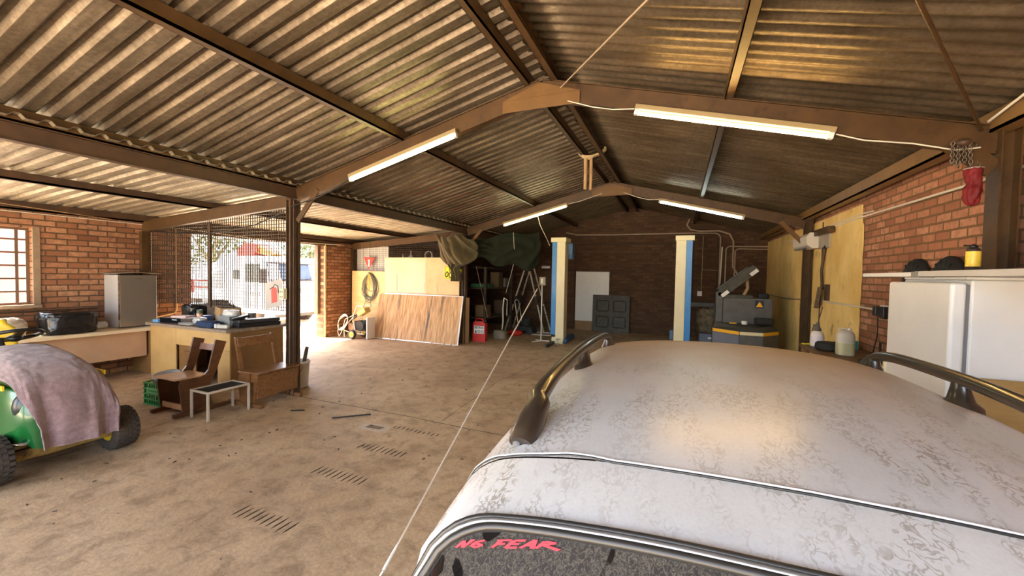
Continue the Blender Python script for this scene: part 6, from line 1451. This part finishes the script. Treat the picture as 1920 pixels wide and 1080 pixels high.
# ------------------------------------------------------------------ outside
def build_outside():
    m = MB(); m.bx(-60, 40, -40, 60, -.30, -.125); st(m.build('ground_outside', concrete_out), 'sunlit sandy yard outside the shed', 'ground')
    m = MB(); m.prism([(-60, -.12), (XL - .252, -.12), (XL - .252, -.002), (-8.6, -.02), (-60, -.1)], (0, -40, 0), (1, 0, 0), (0, 0, 1), (0, 100, 0)); st(m.build('ground_apron', concrete_out), 'pale paved yard in front of the wide left opening', 'ground')
    cr = M('crane red', (.25, .012, .006), rough=.5)
    tw = M('truck white', (.8, .8, .8), rough=.3, coat=.3)
    t = thing('crane_truck', 'white truck with a red crane behind its cab, parked in the glare outside', 'truck', (-10.4, 9.85, -.07))
    # local: front at x=0 faces +X, body runs to -X
    m = MB(); m.prism([(0, .45), (.02, 1.38), (-.16, 2.10), (-.35, 2.24), (-1.75, 2.24), (-1.85, 2.1), (-1.85, .45)], (0, -1.1, 0), (1, 0, 0), (0, 0, 1), (0, 2.2, 0)); cab = m.build('cab', tw, t, bevel=.06, seg=3)
    m = MB()
    def ws(u, w): z = 1.47 + .56 * w; x = .012 - (z - 1.38) / .72 * .18 + .012; a = (u - .5) * 2; return V((x - .03 * abs(a) ** 4, a * (1.0 - .05 * w), z))
    m.grid(ws, 24, 10); m.build('windscreen', M('reflective windscreen', (.02, .04, .07), (.06, .08, .11), scale=2, rough=.1), cab, solid=.01)
    m = MB(); P = [ws(i / 20, 0) for i in range(21)] + [ws(1, k / 8) for k in range(1, 9)] + [ws(1 - i / 20, 1) for i in range(1, 21)] + [ws(0, 1 - k / 8) for k in range(1, 8)]
    m.tube([p + V((.012, 0, 0)) for p in P], .02, 6, closed=True); m.build('windscreen_seal', black_p, cab)
    for y in (-.5, .35):
        m = MB(); m.beam((.05, y, 1.46), (-.01, y + .38, 1.60), .015, .02); m.build('wiper', black_p, cab)
    for s in (-1, 1):
        m = MB(); m.bx(-.95, -.30, s * 1.105 - .012, s * 1.105 + .012, 1.42, 2.0); m.build('side_window', M('side glass', (.03, .04, .04), rough=.12), cab)
        m = MB(); m.bx(-1.5, -1.25, s * 1.105 - .012, s * 1.105 + .012, 1.5, 1.8); m.build('side_window', M('side glass', (.03, .04, .04), rough=.12), cab)
        m = MB(); m.box((.06, s * 1.24, 1.62), (.06, .18, .42)); m.tube([(-.1, s * 1.1, 1.9), (.06, s * 1.24, 1.85)], .015, 6); m.build('mirror', black_m, cab, bevel=.02)
        m = MB(); m.bx(-1.0, -.3, s * 1.107 - .004, s * 1.107 + .004, 1.05, 1.08); m.build('door_handle', grey_m, cab)
        m = MB(); m.bx(-.02, .02, s * .86 - .13, s * .86 + .13, .62, .80); m.build('headlight', M('lamp glass', (.6, .6, .62), rough=.15), cab, bevel=.02)
        for x in (-.85, -3.9):
            m = MB(); m.lathe([(.2, -.12), (.38, -.14), (.46, -.10), (.46, .10), (.38, .14), (.2, .12)], 28, (x, s * .95, .465), (0, 1, 0)); wl = m.build('wheel', rubber, t)
            m = MB(); m.lathe([(0, .1 * s), (.12, .12 * s), (.2, .06 * s), (.24, .12 * s)], 20, (x, s * .95, .465), (0, 1, 0)); m.build('rim', zinc, wl)
    for z in (.78, .92, 1.06, 1.20):
        m = MB(); m.bx(.012, .032, -.62, .62, z, z + .022); m.build('grille_bar', grey_d, cab)
    m = MB(); m.lathe([(.09, 0), (.12, 0), (.12, .02), (.09, .02), (.09, 0)], 24, (.02, 0, 1.15), (1, 0, 0)); m.build('badge_ring', grey_d, cab)
    m = MB(); m.bx(-.05, .12, -1.1, 1.1, .30, .52); m.build('bumper', tw, t, bevel=.03)
    m = MB(); m.bx(.121, .13, -.9, .9, .30, .40); m.build('lower_grille', grey_d, t)
    m = MB(); m.bx(-5.6, -1.9, -1.1, 1.1, .78, 1.0); m.bx(-5.6, -.2, -.4, .4, .5, .78); m.build('load_bed', tw, t, bevel=.02)
    m = MB()
    for x in (-5.5, -4.6, -3.7, -2.8): m.bx(x, x + .06, -1.1, -1.05, 1.0, 1.42)
    m.bx(-5.6, -2.7, -1.1, -1.07, 1.38, 1.44); m.bx(-5.6, -2.7, -1.1, -1.07, 1.15, 1.2); m.build('side_rail', cr, t)
    m = MB(); m.bx(-2.45, -2.0, -.3, .3, 1.0, 1.9); m.prism([(-2.55, 1.9), (-1.95, 1.9), (-1.75, 2.35), (-1.55, 2.45), (-1.7, 2.7), (-2.2, 2.75), (-2.6, 2.5)], (0, -.25, 0), (1, 0, 0), (0, 0, 1), (0, .5, 0)); m.build('crane_column', cr, t, bevel=.03)
    m = MB(); m.beam((-2.2, -.05, 2.55), (-4.9, -.3, 1.45), .22, .26); m.build('crane_boom', tw, t, bevel=.01)
    m = MB(); m.beam((-2.3, .2, 2.3), (-3.6, .15, 1.75), .1, .1); m.cyl((-2.6, .3, 2.0), (-2.2, .3, 2.6), .05); m.build('crane_ram', grey_m, t)
    m = MB(); m.prism([(-1.9, 2.42), (-1.0, 2.28), (-.9, 2.36), (-1.5, 2.62), (-1.9, 2.72)], (0, -.2, 0), (1, 0, 0), (0, 0, 1), (0, .4, 0)); m.build('crane_jib', M('crane orange', (.35, .1, .01), rough=.5), t, bevel=.02)
    # trees beyond
    leaf = [M('leaf green %d' % i, c1, c2, scale=3, rough=.7) for i, (c1, c2) in enumerate((((.035, .055, .014), (.07, .095, .03)), ((.045, .06, .02), (.08, .1, .04))))]
    bark = M('bark', (.16, .11, .07), (.25, .18, .12), scale=8, rough=.9, bump=.4)
    lab = ['broad green tree beyond the crane truck, farthest left in the opening', 'green tree rising behind the red crane', 'green tree beyond the cab of the crane truck', 'grey green tree in the right corner of the opening', 'green tree seen through the left window']
    for i, (x, y, h, r) in enumerate(((-27, 11.0, 5.2, 2.0), (-25, 16.0, 5.6, 2.2), (-22, 20.5, 5.0, 2.0), (-20.5, 25.6, 5.4, 2.1), (-22, 4.0, 4.6, 2.1))):
        t = thing('tree', lab[i], 'tree', (x, y, -.1)); random.seed(i + 20)
        m = MB(); m.tube([(0, 0, 0), (.1, .05, h * .3), (-.05, .1, h * .6)], [.22, .16, .08], 10)
        for k in range(5): a = 2 * PI * k / 5 + i; m.tube([(.05, .05, h * .35), (.6 * math.cos(a), .6 * math.sin(a), h * .55), (1.3 * math.cos(a), 1.3 * math.sin(a), h * .72)], [.09, .06, .03], 6)
        m.build('trunk', bark, t)
        m = MB()
        blobs = [(V((random.uniform(-.6, .6) * r, random.uniform(-.6, .6) * r, h * random.uniform(.5, .9))), r * random.uniform(.35, .55)) for _ in range(14)]
        for c, rr in blobs:
            for _ in range(130):
                d = V((random.gauss(0, 1), random.gauss(0, 1), random.gauss(0, 1))).normalized(); p = c + d * rr * random.uniform(.7, 1.02)
                a = V((random.gauss(0, 1), random.gauss(0, 1), random.gauss(0, 1))).normalized(); b = a.cross(d + V((.01, 0, 0))).normalized(); s_ = random.uniform(.08, .17)
                m.add([p - a * s_, p + b * s_ * .5, p + a * s_, p - b * s_ * .5], [(0, 1, 2, 3)])
        m.build('crown', leaf[i % 2], t)
    m = MB(); m.bx(-1.2, 1.2, -.9, .9, 0, 2.5)
    for k in range(11): m.bx(1.2, 1.23, -.85 + k * .16, -.79 + k * .16, .1, 2.4)
    o = m.build('container', M('red container paint', (.3, .02, .014), (.36, .035, .024), scale=3, rough=.5), None, (-10.6, 4.5, -.02), bevel=.01); tag(o, 'red steel container standing outside the left window', 'container')
    m = MB(); m.bx(-.1, .1, -9, 9, 0, 2.0); o = m.build('yard_wall', M('pale yard wall', (.62, .58, .52), (.7, .66, .6), scale=2, rough=.9), None, (-17.0, 10.0, -.1)); st(o, 'pale yard wall behind the crane truck', 'yard wall')
build_outside()

# small dark debris on the floor
def build_litter():
    random.seed(11); m = MB()
    for _ in range(260):
        x, y = random.uniform(-3.6, 1.0), random.uniform(1.0, 8.8)
        if abs(noise.noise(V((x * .9, y * .9, 0)))) < .1: continue
        s_ = random.uniform(.004, .014); a = random.uniform(0, 6.28)
        m.box((x, y, s_ * .3 + .001), (s_ * 2.2, s_, s_ * .6), (0, 0, a))
    o = m.build('floor_litter', M('litter', (.07, .05, .035), (.14, .1, .07), scale=50, rough=.9)); tag(o, 'scattered small dark crumbs and chips on the concrete floor', 'litter', None, 'stuff')
    m = MB(); m.beam((-2.36, 3.62, .008), (-2.05, 3.92, .008), .016, .012); o = m.build('metal_strip', black_m); tag(o, 'thin black strip lying on the floor across the crack', 'strip')
    o = crumple((0, 0, 0), (.13, .10, .03), 81, amp=.25, freq=4).build('leaf_clump', black_m, None, (-.34, 4.85, .0)); tag(o, 'small dark clump lying on the floor left of the car rail', 'clump')
    m = MB(); m.beam((-3.02, 3.60, .007), (-2.88, 3.68, .007), .02, .01); o = m.build('metal_strip', black_m); tag(o, 'short dark sliver on the floor right of the school bench', 'sliver')
build_litter()

# ------------------------------------------------------------------ camera and light
cam = bpy.data.cameras.new('camera'); cam.sensor_width = 36.0; cam.lens = 36.0 * 764.1152 / 1920
cam.clip_start = .02; cam.clip_end = 300
co = bpy.data.objects.new('camera', cam); COL.objects.link(co)
yaw, pit, rol = .3893, .0332, .0198
f = V((-math.sin(yaw), math.cos(yaw), 0)); r = V((math.cos(yaw), math.sin(yaw), 0)); u = V((0, 0, 1))
f2 = f * math.cos(pit) - u * math.sin(pit); u2 = u * math.cos(pit) + f * math.sin(pit)
r3 = r * math.cos(rol) + u2 * math.sin(rol); u3 = u2 * math.cos(rol) - r * math.sin(rol)
mt = Matrix((r3, u3, -f2)).transposed().to_4x4(); mt.translation = V((1.3943, 0, 1.75)); co.matrix_world = mt
SC.camera = co

sun = bpy.data.lights.new('sun', 'SUN'); sun.energy = 30.0; sun.angle = .009; sun.color = (1.0, .87, .70)
so = bpy.data.objects.new('sun', sun); COL.objects.link(so)
so.rotation_euler = V((.43, .12, -.90)).to_track_quat('-Z', 'Y').to_euler()
w = bpy.data.worlds.new('sky'); SC.world = w; w.use_nodes = True; nt = w.node_tree; nt.nodes.clear()
o = nd(nt, 'ShaderNodeOutputWorld'); bg = nd(nt, 'ShaderNodeBackground'); sky = nd(nt, 'ShaderNodeTexSky')
sky.sky_type = 'NISHITA'; sky.sun_disc = False; sky.sun_elevation = math.radians(63); sky.sun_rotation = math.radians(-75); sky.dust_density = 3.0
hs = nd(nt, 'ShaderNodeHueSaturation'); hs.inputs['Saturation'].default_value = .55; nt.links.new(sky.outputs[0], hs.inputs['Color'])
nt.links.new(hs.outputs[0], bg.inputs[0]); bg.inputs[1].default_value = 1.1
nt.links.new(bg.outputs[0], o.inputs[0])
SC.view_settings.view_transform = 'Standard'; SC.view_settings.look = 'None'; SC.view_settings.gamma = 1.0; SC.view_settings.use_curve_mapping = False
SC.view_settings.exposure = 1.3
SC.cycles.use_denoising = True
SC.cycles.max_bounces = 10; SC.cycles.diffuse_bounces = 6; SC.cycles.glossy_bounces = 4; SC.cycles.transparent_max_bounces = 8
